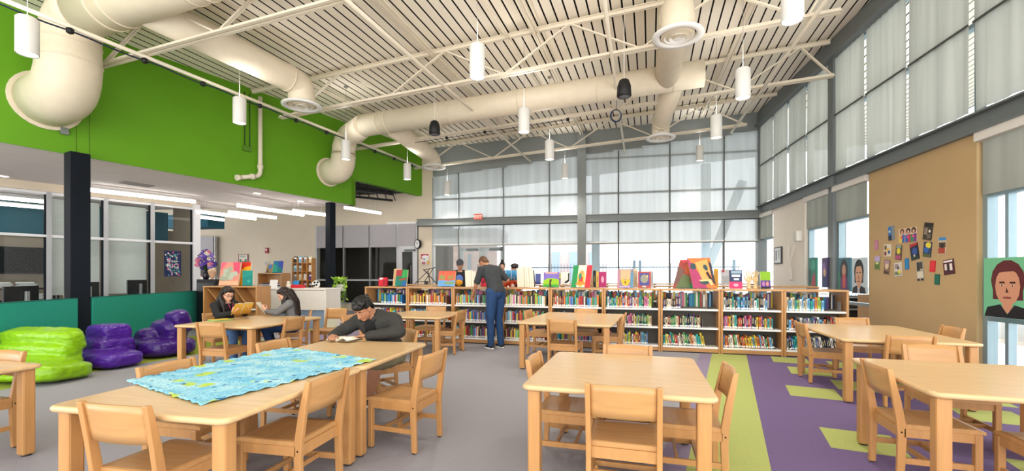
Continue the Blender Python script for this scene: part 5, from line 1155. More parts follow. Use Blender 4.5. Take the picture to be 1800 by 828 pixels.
def prop(px, D, z, rz=0): q = A(px, D, z); return q
def canvas_at(px0, px1, yt, D, z, bgc, art, lb, tilt=10, skew=0, turn=0):
    q = A((px0 + px1) / 2, D, z); w = (px1 - px0) * D / 850; h = (ZZ(yt, D) - z) / math.cos(R(tilt)); o = thing('painted_canvas', q, rz + R(turn), lb, 'painting')
    sk = Matrix(((1, 0, skew, 0), (0, 1, 0, 0), (0, 0, 1, 0), (0, 0, 0, 1))); m = MB(Matrix.Rotation(R(-tilt), 4, 'X') @ sk); m.use(mat('e0cfae', .7, var=.03)); m.box((0, .015, h / 2 + .006), (w, .03, h))
    m.use(mat(bgc, .6, var=.08, scale=10)); m.sheet([(-w / 2, -.0012, .006), (w / 2, -.0012, .006), (w / 2, -.0012, h + .006), (-w / 2, -.0012, h + .006)])
    for i, (c, poly) in enumerate(art): m.use(mat(c, .6, var=.06, scale=14)); m.sheet([((x - .5) * w, -.0022 - .0006 * i, y * h + .006) for x, y in poly])
    m.build('canvas', parent=o, fix=False)
    m = MB(); m.use(BLACK); t_ = h * math.sin(R(tilt)); m.bar((0, .05 + t_ * .55, h * .6), (0, .16 + t_ * .55, .005), .02, .012); m.box((0, -.01, .004), (w * .8, .06, .007)); m.build('stand', parent=o); return o
canvas_at(382, 420, 461, 10.75, HH + .001, 'e0907f', [('e8657a', [(.0, .6), (.3, .98), (.0, 1)]), ('d8506a', [(.7, .6), (1, .5), (1, 1), (.6, 1)]), ('e8b08a', rc(.02, .02, .98, .2))] + [('9fa88f' if k % 2 else 'b4baa6', blob(x, y, .14, .11, 9, k, .12, k)) for k, (x, y) in enumerate(((.3, .62), (.5, .7), (.25, .42), (.45, .5), (.68, .48), (.38, .3), (.58, .34), (.15, .3), (.8, .5)))], 'coral canvas with pale green leaves on the display case')
canvas_at(419, 440, 461, 10.9, HH + .001, 'e8a21f', [('d8301f', [(0, .66), (.25, .7), (.5, .8), (1, .84), (1, 1), (0, 1)]), ('f0c83a', [(.1, .3), (.9, .5), (.8, .7), (.2, .55)])], 'red and yellow canvas standing behind the teal one', skew=-.08)
canvas_at(425, 445, 476, 10.7, HH + .001, '0f7f7a', [('158a80', [(0, .5), (1, .7), (1, 1), (0, 1)]), ('2fa898', blob(.6, .3, .15, .1))], 'plain teal canvas in front of the red and yellow one', skew=-.12)
# white counter
q = A(518, 12.4); o = thing('reception_counter', q, R(-6), 'white reception counter between the display case and the far black post', 'counter'); cw = 118 * 12.4 / 850; ch = ZZ(507, 12.4)
m = MB(); m.use(mat('efe9e2', .45, var=.01)); m.box((0, .35, ch - .02), (cw, .8, .04), bev=.006); m.build('countertop', parent=o)
m = MB(); m.use(mat('ece6de', .5, var=.01)); m.box((0, .0, ch - .3), (cw - .04, .05, .5)); m.build('front_panel', parent=o)
m = MB(); m.use(mat('8ea2bd', .5, var=.03)); m.box((0, .1, (ch - .55) / 2), (cw - .08, .05, ch - .55)); m.build('lower_panel', parent=o)
for x in (-1, 1): m = MB(); m.use(mat('ece6de', .5, var=.01)); m.box((x * (cw / 2 - .03), .35, ch / 2 - .02), (.05, .74, ch - .04)); m.build('end_panel', parent=o)
CTR = lambda px, dv=.0: A(px, 12.75 + dv, ch)
def small(nm, p, lb, cat, fn, rz=0.0):
    o = thing(nm, p, rz, lb, cat); fn(o); return o
def part(o, nm, m_, fn, M=None): b = MB(M); b.use(m_); fn(b); return b.build(nm, parent=o)
def ball(o):
    part(o, 'leather', WHITE, lambda b: b.ell((0, 0, .1), .1))
    for k in range(7): a = k * 2.4; part(o, 'black_patch', BLACK, lambda b: b.ell((.075 * math.cos(a) * (.4 + .6 * (k % 2)), -.075 * abs(math.sin(a)) - .015, .1 + .05 * math.sin(a * 1.7)), (.03, .03, .03), seg=8, rings=6))
small('soccer_ball', CTR(555.5), 'black and white soccer ball on the white counter', 'ball', ball)
def redt(o): part(o, 'tray', mat('c8182a', .4, var=0), lambda b: b.box((0, 0, .045), (.3, .2, .09), bev=.015)); part(o, 'paper', mat('2a86c4', .6, var=0), lambda b: b.box((-.08, .05, .13), (.16, .012, .14), rot=Matrix.Rotation(R(-25), 3, 'X')))
small('letter_tray', CTR(524), 'red tray with a blue card on the white counter', 'tray', redt)
def cardf(o): part(o, 'card', WHITE, lambda b: b.box((0, 0, .11), (.2, .01, .22), rot=Matrix.Rotation(R(-12), 3, 'X'))); part(o, 'foot', WHITE, lambda b: b.box((0, .02, .006), (.2, .1, .012)))
small('sign_holder', CTR(481, -.1), 'white card holder standing on the counter', 'card', cardf)
def paps(o):
    for k, c in enumerate(('cfd6e2', '20242c', 'b9c4d6', '2b3040')): part(o, 'sheet', mat(c, .6, var=0), lambda b: b.box((.02 * k, .02 * k, .02 + .03 * k), (.55 - .06 * k, .3, .025), rz=.12 * k))
small('paper_stack', CTR(470, .3), 'stack of dark and pale folders on the counter behind the girls', 'folders', paps)
def figr(o): part(o, 'figure', mat('efe6da', .6, var=0), lambda b: (b.ell((0, 0, .06), (.06, .05, .06)), b.ell((0, 0, .14), .045)))
small('ornament', CTR(507, .2), 'small white ornament on the counter above the girl in grey', 'ornament', figr)
# small bookcase and teal painting behind the counter
q = A(482, 14.6); o = thing('low_bookcase', q, R(-8), 'small maple open shelf behind the counter', 'bookcase'); w2 = 46 * 14.6 / 850; h2 = ZZ(480, 14.6)
for x in (-w2 / 2 + .015, w2 / 2 - .015): part(o, 'side_panel', MAPLE2, lambda b: b.box((x, 0, h2 / 2), (.03, .4, h2 - .03)))
for z in (h2 - .012, h2 * .6, .2): part(o, 'shelf', MAPLEB, lambda b: b.box((0, 0, z), (w2 - .002, .4, .025)))
part(o, 'back_panel', MAPLEB, lambda b: b.box((0, .19, h2 / 2), (w2, .02, h2 - .04)))
rz = R(-8)
canvas_at(478, 497, 459, 14.5, h2 + .001, '1f6f9a', [('2fa08a', [(0, 0), (.5, .1), (.4, .6), (0, .8)]), ('3a4fa8', [(.6, .5), (1, .4), (1, 1), (.5, 1)]), ('17805f', blob(.7, .25, .2, .15))], 'teal and blue canvas on the small maple shelf')
canvas_at(466, 477, 465, 14.5, h2 + .001, '9a7f5a', [('3a7ac0', [(.4, .4), (.9, .6), (.8, 1), (.3, .9)]), ('5a4030', [(.05, .05), (.5, .1), (.4, .5)])], 'brown and blue canvas left of the teal one on the small shelf', skew=.15)
# revolving rack of brochures
q = A(534, 15.4); o = thing('brochure_rack', q, R(-8), 'tall maple rack of paperbacks against the beige wall', 'book rack'); w3 = 38 * 15.4 / 850; h3 = ZZ(454, 15.4)
part(o, 'back_panel', MAPLEB, lambda b: b.box((0, .1, h3 / 2), (w3, .03, h3)))
for k in range(5): x = -w3 / 2 + .012 + (w3 - .024) * k / 4; part(o, 'divider', wood('c48a4a', .4), lambda b: b.box((x, 0, h3 / 2), (.024, .2, h3)))
for k in range(7): z = .1 + k * (h3 - .2) / 6.2; part(o, 'ledge', wood('c48a4a', .4), lambda b: b.box((0, -.02, z), (w3 - .03, .14, .02)))
for r in range(7):
    for c in range(4):
        if (r * 4 + c) % 9 == 4: continue
        z = .1 + r * (h3 - .2) / 6.2 + .012; x = -w3 / 2 + (w3) * (c + .5) / 4
        pc = ['navy', 'sky', 'white', 'red', 'grey', 'purple', 'black', 'cream'][(r * 5 + c * 3) % 8]
        m = MB(); m.use(mat(PALB[pc], .5, var=.05)); m.box((0, 0, .1), (.12, .03, .2)); m.use(LABELM); m.box((0, -.016, .14), (.08, .003, .05)); b_ = m.build('paperback'); b_.location = q + Matrix.Rotation(R(-8), 3, 'Z') @ Vector((x, -.04, z)); b_.rotation_euler = (R(-6), 0, R(-8))
        tag(b_, f'{pc} paperback in the maple rack, {ONES[6 - r]} tier from the top, {ONES[c]} from left', 'book', 'paperbacks in the maple rack')
# vase of purple flowers, with the small black cabinet under it
q = A(362, 12.0); o = thing('black_cabinet', q, R(-6), 'black cabinet under the purple flowers at the office corner', 'cabinet'); hc = ZZ(491, 12.0)
part(o, 'body', BLACK, lambda b: b.box((0, .2, hc / 2), (.52, .4, hc), bev=.01)); part(o, 'door', mat('1a1b20', .3, var=0), lambda b: b.box((0, -.005, hc / 2 - .02), (.46, .015, hc - .14)))
part(o, 'handle', mat('b9bcc0', .3, metal=.8, var=0), lambda b: b.box((.18, -.02, hc * .6), (.02, .02, .14)))
o = thing('flower_vase', A(362, 12.15, hc), 0, 'bouquet of purple flowers in a dark vase at the office corner', 'flowers')
part(o, 'vase', mat('2a2230', .25, var=0), lambda b: b.lathe([(.05, 0), (.075, .06), (.06, .16), (.045, .2)], seg=20))
rr = random.Random(4); lf = MB(); lf.use(mat('3f5a2a', .6, var=.2)); 
for k in range(46):
    a = rr.random() * 6.28; e_ = rr.random() ** .5; p_ = Vector((.24 * e_ * math.cos(a), .2 * e_ * math.sin(a), .42 + .22 * (1 - e_ * e_) - .1 * e_ + rr.uniform(-.08, .08)))
    lf.tube([Vector((0, 0, .18)), p_ * .5 + Vector((0, 0, .12)), p_], .004, 5)
    fm_ = mat(['5a3fa0', '6f52b8', '4a3288', '8a78c8', 'e8e2d8', 'd87a9a'][min(5, int(rr.random() ** 1.6 * 6))], .6, var=.1)
    b = MB(); b.use(fm_)
    for j in range(9): t = j * 2.4 + a; zq = 1 - 2 * (j + .5) / 9; dv = Vector((math.cos(t) * (1 - zq * zq) ** .5, math.sin(t) * (1 - zq * zq) ** .5, zq)); b.ell(p_ + dv * .04, (.036, .036, .028), seg=7, rings=5)
    b.use(mat('d8c86a', .6, var=0)); b.ell(p_ + Vector((0, -.06, .02)), .016, seg=6, rings=4); b.build('blossom', parent=o)
lf.build('stem', parent=o)
o = thing('posy', A(373, 12.05, hc), 0, 'small peach paper posy in front of the purple flowers', 'flowers')
part(o, 'wrap', mat('d8a98a', .7, var=.1), lambda b: b.lathe([(.02, 0), (.05, .05), (.1, .2), (.09, .21)], seg=9, smooth=False)); part(o, 'bloom', mat('e8cdb4', .7, var=.15), lambda b: [b.ell((.05 * math.cos(k * 1.2), .05 * math.sin(k * 1.2), .21 + .02 * (k % 3)), .045, seg=8, rings=6) for k in range(6)])
poster(BW, 344, 382, 440, 486, -.15, '5a1f2a', [('b02a30', rc(.02, .5, .3, .95)), ('22201f', rc(.3, .1, .66, .9)), ('e86aa0', blob(.62, .82, .14, .14)), ('e04030', rc(.7, .3, .98, .75)), ('e0b040', rc(.02, .1, .3, .4)), ('6a3a8a', rc(.55, .05, .8, .35))], 'banner', 'red, black and pink banner behind the purple flowers', 'banner')
# hanging plant on the far post
q = A(598, 14.0); D = 14.0; zt_ = ZZ(487, D); o = thing('trailing_plant', q, 0, 'bright green trailing plant on a white stand right of the far black post', 'plant')
part(o, 'stand', WHITE, lambda b: (b.lathe([(.12, 0), (.12, .02), (.02, .03), (.02, .9), (.14, .92), (.14, .94)], seg=18)))
part(o, 'pot', mat('e6e4e0', .5, var=0), lambda b: b.lathe([(.09, .94), (.13, 1.1), (.12, 1.1)], seg=18))
rr = random.Random(9); L_ = MB()
for k in range(150):
    a = rr.random() * 6.28; r_ = .08 + .14 * rr.random(); z = (zt_ - .02) - rr.random() ** 1.4 * (1.0 if k % 3 else .3); L_.use(mat(['9ac83a', '7fb02a', 'b4d85a'][k % 3], .5, var=.1))
    c_ = Vector((r_ * math.cos(a), r_ * math.sin(a), z)); t = rr.random() * 6.28; d1 = Vector((math.cos(t), math.sin(t), -.7)) * .055; d2 = Vector((-math.sin(t), math.cos(t), .1)) * .035
    L_.sheet([c_ - d1, c_ + d2, c_ + d1 * 1.2, c_ - d2])
b = L_.build('leaves', parent=o, fix=False); b['kind'] = 'stuff'
b = MB(); b.use(mat('5f8a2a', .6, var=0))
for k in range(9): a = k * .7; b.tube([(0.05 * math.cos(a), .05 * math.sin(a), 1.08), (.16 * math.cos(a), .16 * math.sin(a), 1.1), (.18 * math.cos(a), .18 * math.sin(a), .5 + .06 * k)], .004, 5)
b.build('stem', parent=o)
# copier-like dark furniture inside the dark room
for k, (px, w) in enumerate(((632, 1.1), (676, 1.0))):
    q = BW.at(BW.u(px), 2.0); o = thing('office_chair', (q.x, q.y, 0), BW.ang, 'dark office chair behind the dark windows, ' + ('left' if k == 0 else 'right') + ' of the pair', 'chair')
    part(o, 'seat', BLACK, lambda b: b.box((0, 0, .48), (.5, .5, .1), bev=.03)); part(o, 'backrest', BLACK, lambda b: b.box((0, .24, .9), (.5, .08, .6), bev=.03)); part(o, 'pedestal', STEEL2, lambda b: b.lathe([(.28, 0), (.28, .03), (.03, .06), (.03, .43)], seg=14))
# ================================================================== PEOPLE
def V3(*a): return Vector(a)
def loft(mb, rings, seg=20):                # rings: (centre, x axis, y axis, rx, ry)
    R_ = [[mb.v(c + x * rx * math.cos(2 * math.pi * k / seg) + y * ry * math.sin(2 * math.pi * k / seg)) for k in range(seg)] for c, x, y, rx, ry in rings]
    for a, b in zip(R_[:-1], R_[1:]):
        for k in range(seg): mb.f([a[k], a[(k + 1) % seg], b[(k + 1) % seg], b[k]], True)
    mb.f(R_[0][::-1]); mb.f(R_[-1])
def torso(mb, P, g, prof):
    p, c, n = P['pelvis'], P['chest'], P['neck']; xs = (P['shR'] - P['shL']).normalized(); xh = (P['hipR'] - P['hipL']).normalized(); out = []
    for t, rx, ry in prof:
        q = p * (1 - t) ** 2 + (c * 2 - (p + n) * .5) * 2 * t * (1 - t) + n * t ** 2
        d = ((n - p) if .3 < t < .7 else ((c - p) if t <= .3 else (n - c))).normalized(); x = xh.lerp(xs, min(1, t * 1.3)).normalized(); y = d.cross(x).normalized(); x = y.cross(d).normalized()
        out.append((q, x, y, rx * g, ry * g))
    loft(mb, out)
PROF = [(-.12, .10, .09), (-.06, .165, .125), (.04, .17, .128), (.22, .15, .115), (.42, .152, .112), (.62, .17, .118), (.8, .175, .105), (.92, .13, .085), (1.0, .07, .06)]
def hand(mb, w, d, up, side, curl, s=1.0):
    d = d.normalized(); up = (up - d * up.dot(d)).normalized(); lat = d.cross(up).normalized() * side   # lat: towards the thumb
    for k, (o_, L) in enumerate(((.027, .068), (.009, .076), (-.009, .071), (-.026, .055))):
        b = w + lat * o_ * .55 * s + d * .012; kn = w + lat * o_ * s + d * (.086 - .004 * abs(k - 1)) * s; mb.cap(b, kn, .0125 * s, .0105 * s, 8)
        p, a = kn, R(curl * .5)
        for j, f_ in enumerate((.46, .30, .24)):
            q = p + (d * math.cos(a) - up * math.sin(a)) * L * f_ * s + lat * (o_ * .10) * s; mb.cap(p, q, (.0095 - .0008 * j) * s, (.0088 - .0010 * j) * s, 8); p = q; a += R(curl)
    mb.cap(w - d * .01, w + d * .05 * s, .022 * s, .020 * s, 10)
    t0 = w + d * .028 * s + lat * .026 * s; t1 = t0 + (d * .7 + lat * .75 - up * .25).normalized() * .040 * s; t2 = t1 + (d * .95 + lat * .1 - up * .35).normalized() * .032 * s
    mb.cap(w + d * .012, t0, .014 * s, .0125 * s, 8); mb.cap(t0, t1, .0122 * s, .0105 * s, 8); mb.cap(t1, t2, .0105 * s, .0088 * s, 8)
def head_mat(P): return Matrix.Translation(P['head']) @ Matrix.Rotation(R(P.get('yaw', 0)), 4, 'Z') @ Matrix.Rotation(R(P.get('roll', 0)), 4, 'Y') @ Matrix.Rotation(R(-P.get('pitch', 0)), 4, 'X')
def person(loc, hd, P, lb, skin, top, bottom, shoe, hairc, g=1.0, sleeve=1.0, shorts=False, hair=None, extra=None, vox=.0065, hands=(25, 25), topvar=.08):
    P = {k: (Vector(v) if isinstance(v, tuple) else v) for k, v in P.items()}
    o = thing('person', (loc[0], loc[1], 0), hd - R(90), lb, 'person'); SK = mat(skin, .5, var=.05, scale=20)
    Hm = head_mat(P); hv = lambda *a: Hm @ Vector(a)
    m = MB(); m.use(SK); torso(m, P, g * .9, PROF)
    m.M = Hm; m.ell((0, -.012, .035), (.074, .094, .088)); m.ell((0, .022, -.03), (.060, .066, .082)); m.ell((0, .058, -.085), (.032, .028, .024)); m.ell((0, .05, -.02), (.056, .042, .05))
    m.cap((0, .086, .012), (0, .106, -.028), .009, .0135, 8); m.ell((.012, .096, -.03), .008, seg=8, rings=6); m.ell((-.012, .096, -.03), .008, seg=8, rings=6)
    m.cap((-.045, .072, .028), (.045, .072, .028), .013, .013, 8); m.cap((-.018, .084, -.056), (.018, .084, -.056), .009, .009, 8)
    for s_ in (-1, 1): m.ell((s_ * .075, -.008, -.008), (.011, .022, .032), Matrix.Rotation(R(s_ * 14), 3, 'Z'))
    m.M = Matrix(); m.cap(P['neck'] - (P['head'] - P['neck']) * .3, hv(0, -.02, -.04), .058 * g ** .5, .052 * g ** .5)
    for s_, k in ((1, 'R'), (-1, 'L')):
        m.cap(P['sh' + k], P['el' + k], .047 * g, .038 * g); m.cap(P['el' + k], P['wr' + k], .037 * g, .026)
        hdn = P.get('hd' + k) or (P['wr' + k] - P['el' + k]); hdn = Vector(hdn); up = Vector(P.get('hu' + k, (0, 0, 1)))
        hand(m, P['wr' + k] + hdn.normalized() * .01, hdn, up, -s_, hands[0 if s_ == 1 else 1])
        m.cap(P['hip' + k], P['kn' + k], .075 * g, .054 * g); m.cap(P['kn' + k], P['an' + k].lerp(P['kn' + k], .65), .054 * g, .054 * g); m.cap(P['an' + k].lerp(P['kn' + k], .65), P['an' + k], .054 * g, .034); m.cap(P['an' + k], P['an' + k] - V3(0, 0, .03), .036, .036)
    b = m.build('body', parent=o); remesh(b, vox, 2)
    # top
    m = MB(); m.use(mat(top, .8, var=topvar, scale=12, bump=.25)); torso(m, P, g, PROF[1:-1])
    for k in 'RL':
        m.cap(P['neck'].lerp(P['sh' + k], .35) - V3(0, 0, .02), P['sh' + k], .065 * g, .068 * g); e_ = P['sh' + k].lerp(P['el' + k], min(1, sleeve * 2)); m.cap(P['sh' + k], e_, .068 * g, .056 * g)
        if sleeve > .5: m.cap(P['el' + k], P['el' + k].lerp(P['wr' + k], (sleeve - .5) * 2 * .97), .055 * g, .040 * g)
    t = m.build('top', parent=o); remesh(t, .0105, 4, [(.014, .07)])
    # trousers
    m = MB(); m.use(mat(bottom, .85, var=.1, scale=10, bump=.25)); x = (P['hipR'] - P['hipL']).normalized()
    m.cap(P['hipL'] + V3(0, 0, .04), P['hipR'] + V3(0, 0, .04), .105 * g, .105 * g); m.cap(P['pelvis'], P['pelvis'].lerp(P['chest'], .18), .125 * g, .12 * g)
    for k in 'RL':
        m.cap(P['hip' + k], P['kn' + k], .098 * g, .072 * g)
        if not shorts: m.cap(P['kn' + k], P['an' + k] + V3(0, 0, .0), .070 * g, .056 * g)
    t = m.build('trousers' if not shorts else 'shorts', parent=o); remesh(t, .0105, 4, [(.012, .08)])
    # shoes
    for k in 'RL':
        an = P['an' + k]; fw = Vector(P.get('toe' + k, (0, 1, 0))).normalized(); sd2 = V3(fw.y, -fw.x, 0).normalized()
        lift = an.z - .075
        m = MB(); m.use(mat(shoe, .6, var=.05)); z_ = .045 + lift
        m.cap(an + fw * -.03 + V3(0, 0, -.03), an + fw * .12 + V3(0, 0, -.045), .046, .038); m.cap(an + V3(0, 0, -.005), an + fw * .05 + V3(0, 0, -.025), .045, .042); s_o = m.build('shoe', parent=o); remesh(s_o, .008, 3)
        m = MB(); m.use(mat('e8e6e2', .6, var=.02)); pts = [(an + fw * (.05 + .125 * math.cos(a)) + sd2 * .044 * math.sin(a)) for a in [2 * math.pi * i / 20 for i in range(20)]]
        m.prism([(q.x, q.y) for q in pts], lift + .002, lift + .026); m.build('sole', parent=s_o)
    # face
    dk = mat('1c120e', .4, var=0)
    for s_ in (-1, 1):
        if P.get('pitch', 0) > 20:          # looking down: lowered lids with a dark lash line
            m = MB(Hm); m.use(SK); m.ell((s_ * .031, .081, .010), (.0145, .010, .0095), seg=12, rings=8); m.use(dk); m.tube([(s_ * .018, .0885, .004), (s_ * .031, .0925, .0015), (s_ * .044, .0865, .004)], .0016, 6); m.build('eyelid', parent=o)
        else:
            m = MB(Hm); m.use(mat('efe9e4', .3, var=0)); m.ell((s_ * .031, .082, .010), (.013, .009, .0075), seg=12, rings=8); m.use(dk); m.ell((s_ * .031, .0885, .007), (.006, .004, .006), seg=10, rings=6); m.build('eye', parent=o)
        m = MB(Hm); m.use(mat(hairc, .7, var=0)); m.cap((s_ * .017, .087, .033), (s_ * .048, .078, .034), .0042, .0035, 6); m.build('eyebrow', parent=o)
    m = MB(Hm); m.use(mat('a8605a', .5, var=0)); m.cap((-.02, .0905, -.057), (.02, .0905, -.057), .0052, .0052, 8); m.build('mouth', parent=o)
    if hair:
        m = MB(); m.use(mat(hairc, .45, var=.15, scale=30, stretch=(8, 8, 1))); ds = hair(m, hv, Hm, P); h_ = m.build('hair', parent=o); remesh(h_, .008, 2, ds)
    if extra: extra(o, hv, Hm, P)
    return o
def hair_long(m, hv, Hm, P):
    m.M = Hm; m.ell((0, -.022, .048), (.083, .098, .086)); m.ell((0, .035, .085), (.065, .05, .035)); m.M = Matrix()
    for s_ in (-1, 1):
        a, b = hv(s_ * .076, .0, .05), hv(s_ * .088, -.02, -.05); c = P['sh' + ('R' if s_ > 0 else 'L')].lerp(P['neck'], .5) + V3(0, .06, .02); d = c + V3(s_ * .02, .07, -.2)
        m.cap(a, b, .024, .03); m.cap(b, c, .036, .042); m.cap(c, d, .04, .018)
    bk = hv(0, -.09, -.02); n = P['neck'] + V3(0, -.1, -.02); m.cap(bk, n, .075, .075); m.cap(n, n + V3(0, -.05, -.22), .08, .05)
    for s_ in (-1, 1): m.cap(hv(s_ * .05, -.05, -.02), n + V3(s_ * .07, .01, -.02), .05, .05); m.cap(n + V3(s_ * .07, .01, -.02), n + V3(s_ * .09, -.03, -.2), .05, .03)
    return [(.014, .03)]
def hair_short(m, hv, Hm, P):
    m.M = Hm; m.ell((0, -.026, .05), (.086, .1, .084)); m.ell((0, .045, .078), (.07, .055, .042)); m.ell((0, -.085, -.02), (.066, .035, .06))
    for k in range(16): a = k * 2.4; e_ = .03 + .045 * (k / 16); m.ell((e_ * 1.2 * math.cos(a), e_ * 1.4 * math.sin(a) - .01, .112 - .03 * (k / 16)), .027, seg=8, rings=6)
    m.M = Matrix(); return [(.02, .025)]
def hair_buzz(m, hv, Hm, P): m.M = Hm; m.ell((0, -.02, .042), (.079, .098, .086)); m.ell((0, -.07, -.02), (.066, .04, .06)); m.M = Matrix(); return None
def hair_bun(m, hv, Hm, P): m.M = Hm; m.ell((0, -.02, .046), (.081, .098, .086)); m.ell((0, -.02, .155), (.045, .045, .04)); m.ell((0, -.075, -.02), (.06, .04, .06)); m.M = Matrix(); return [(.008, .03)]
def cap_hat(o, hv, Hm, P, c='3a3a40'):
    m = MB(Hm); m.use(mat(c, .8, var=.1)); m.ell((0, -.01, .052), (.085, .102, .08)); m.ell((0, .10, .058), (.066, .06, .010), Matrix.Rotation(R(-12), 3, 'X')); h_ = m.build('cap', parent=o); remesh(h_, .008, 2)
def std(s=1.0, **kw):
    P = dict(pelvis=(0, 0, .96), chest=(0, .01, 1.24), neck=(0, 0, 1.47), head=(0, .03, 1.61), shR=(.18, 0, 1.40), shL=(-.18, 0, 1.40), elR=(.24, .0, 1.12), elL=(-.24, .0, 1.12), wrR=(.22, .14, .92), wrL=(-.22, .14, .92),
             hipR=(.09, 0, .92), hipL=(-.09, 0, .92), knR=(.1, .02, .50), knL=(-.1, .02, .50), anR=(.1, 0, .075), anL=(-.1, 0, .075), hdR=(0, .3, -.9), hdL=(0, .3, -.9))
    P = {k: tuple(x * s if not k.startswith('hd') else x for x in v) for k, v in P.items()}
    P['anR'] = (P['anR'][0], P['anR'][1], .075); P['anL'] = (P['anL'][0], P['anL'][1], .075); P.update(kw); return P
def open_book(name, loc, rot, lb, w, h, cover, page, lift=.3, art=()):
    o = thing(name, loc, 0, lb, 'book'); o.rotation_euler = rot
    for s_ in (-1, 1):
        m = MB(); m.use(mat(cover, .5, var=.05)); m.grid(lambda a, b: (s_ * a * w, (b - .5) * h, .002 + lift * .02 * math.sin(a * 2.4)), 10, 3); c = m.build('cover', parent=o, fix=False); sd = c.modifiers.new('t', 'SOLIDIFY'); sd.thickness = .003; sd.offset = 0
        m = MB(); m.use(mat(page, .7, var=.05)); m.grid(lambda a, b: (s_ * a * w * .97, (b - .5) * h * .96, .007 + lift * .055 * math.sin(min(1, a * 1.15) * 2.7) ), 12, 3); p_ = m.build('pages', parent=o, fix=False); sd = p_.modifiers.new('t', 'SOLIDIFY'); sd.thickness = .008; sd.offset = -1
    return o
# ---- the reading boy
hb = R(-101)
BP = dict(pelvis=(0, -.02, .505), chest=(.035, .11, .78), neck=(.075, .21, .955), head=(.10, .325, 1.01), pitch=40, yaw=-12, shR=(.255, .13, .87), shL=(-.165, .16, .885), elR=(.375, .26, .77), elL=(-.27, .26, .775), wrR=(.40, .40, .742), wrL=(.03, .355, .742),
          hipR=(.1, .0, .48), hipL=(-.1, .0, .48), knR=(.14, .40, .475), knL=(-.09, .42, .475), anR=(.16, .33, .075), anL=(-.03, .44, .12), hdR=(-.4, .8, -.05), hdL=(1, .05, -.06), toeR=(.3, 1, 0), toeL=(.45, 1, -.0))
def boy_x(o, hv, Hm, P):
    m = MB(); m.use(mat('2e2d2b', .8, var=.08, bump=.2, scale=12)); n = P['neck']
    m.cap(n + V3(-.09, -.03, .0), n + V3(.09, -.05, -.01), .05, .05); m.cap(n + V3(-.1, -.02, .0), n + V3(-.07, .08, -.06), .04, .025); m.cap(n + V3(.1, -.03, 0), n + V3(.08, .07, -.06), .04, .025); h_ = m.build('hood', parent=o); remesh(h_, .01, 3, [(.012, .05)])
    m = MB(); m.use(mat('0e0e10', .8, var=.1)); c = P['chest'].lerp(P['neck'], .45); m.ell(c + V3(0, .095, -.07), (.075, .04, .13), Matrix.Rotation(R(-28), 3, 'X')); m.build('shirt', parent=o)
    m = MB(); m.use(mat('a9a9ac', .3, metal=.7, var=0)); m.box(c + V3(.01, .145, .05), (.008, .006, .03)); m.build('zip_pull', parent=o)
person((BOYC.x, BOYC.y), hb, BP, 'seated person with curly black hair in a dark hooded jacket, reading over the table', 'b07c5e', '302f2d', '7d755c', '17171a', '0f0d0c', g=1.22, shorts=True, hair=hair_short, extra=boy_x, hands=(18, 18))
Mb = Matrix.Translation((BOYC.x, BOYC.y, 0)) @ Matrix.Rotation(hb - R(90), 4, 'Z'); q = Mb @ V3(.27, .40, TZ + .002)
open_book('open_book', q, (0, 0, hb - R(90) + R(-14)), 'open book with cream pages under the hands of the person in the dark jacket', .15, .21, '8a7a5a', 'efe6d2', .6)
# ---- girl in black
h1 = R(-24)
GP = dict(pelvis=(0, 0, .505), chest=(0, .05, .77), neck=(0, .07, .95), head=(0, .115, 1.055), pitch=22, yaw=-8, shR=(.165, .05, .885), shL=(-.165, .05, .885), elR=(.22, .22, .735), elL=(-.2, .24, .745), wrR=(.125, .40, .775), wrL=(-.12, .41, .80),
          hipR=(.09, .02, .48), hipL=(-.09, .02, .48), knR=(.12, .43, .475), knL=(-.1, .43, .475), anR=(.12, .44, .075), anL=(-.1, .40, .075), hdR=(-.25, .5, .65), hdL=(.25, .5, .65), huR=(.8, .1, .1), huL=(-.8, .1, .1))
def girl_x(o, hv, Hm, P):
    m = MB(Hm); m.use(mat('4a2a2c', .3, var=0))
    for s_ in (-1, 1): m.tube([Vector((s_ * .031 + .021 * math.cos(a), .1 - .002 * math.cos(a), .008 + .016 * math.sin(a))) for a in [2 * math.pi * k / 16 for k in range(17)]], .0022, 6, cap=False); m.tube([(s_ * .052, .098, .012), (s_ * .078, .0, .008)], .002, 6)
    m.tube([(-.01, .101, .01), (.01, .101, .01)], .002, 6); m.build('eyeglasses', parent=o)
    m = MB(); m.use(mat('c02a6a', .6, var=0)); c = P['chest'].lerp(P['neck'], .5); m.tube([c + V3(-.06, .1, .05), c + V3(-.02, .125, -.08), c + V3(.03, .12, .05)], .005, 6); m.build('lanyard', parent=o)
person((G1C.x, G1C.y), h1, GP, 'seated person with glasses and long dark hair in a black top, reading', 'd9a68a', '161517', '4a6a96', '22242c', '1d120e', g=.94, hair=hair_long, extra=girl_x, hands=(40, 40))
M1 = Matrix.Translation((G1C.x, G1C.y, 0)) @ Matrix.Rotation(h1 - R(90), 4, 'Z'); q = M1 @ V3(0, .475, .835)
open_book('open_book', q, (R(58), 0, h1 - R(90)), 'yellow and blue picture book held up by the person in black', .15, .21, 'cfa23f', 'cfe0e6', .25)
m = MB(); q = M1 @ V3(.33, .45, TZ); m.use(mat('4f9a3a', .5, var=.1)); m.box((0, 0, .006), (.2, .26, .01)); m.use(PAGE); m.box((.002, 0, .012), (.19, .25, .004)); m.use(mat('d8b63a', .5, var=0)); m.box((0, 0, .017), (.2, .26, .004)); o = m.build('closed_book'); o.location = q; o.rotation_euler.z = R(-30); tag(o, 'green and yellow book lying on the girls\' table', 'book')
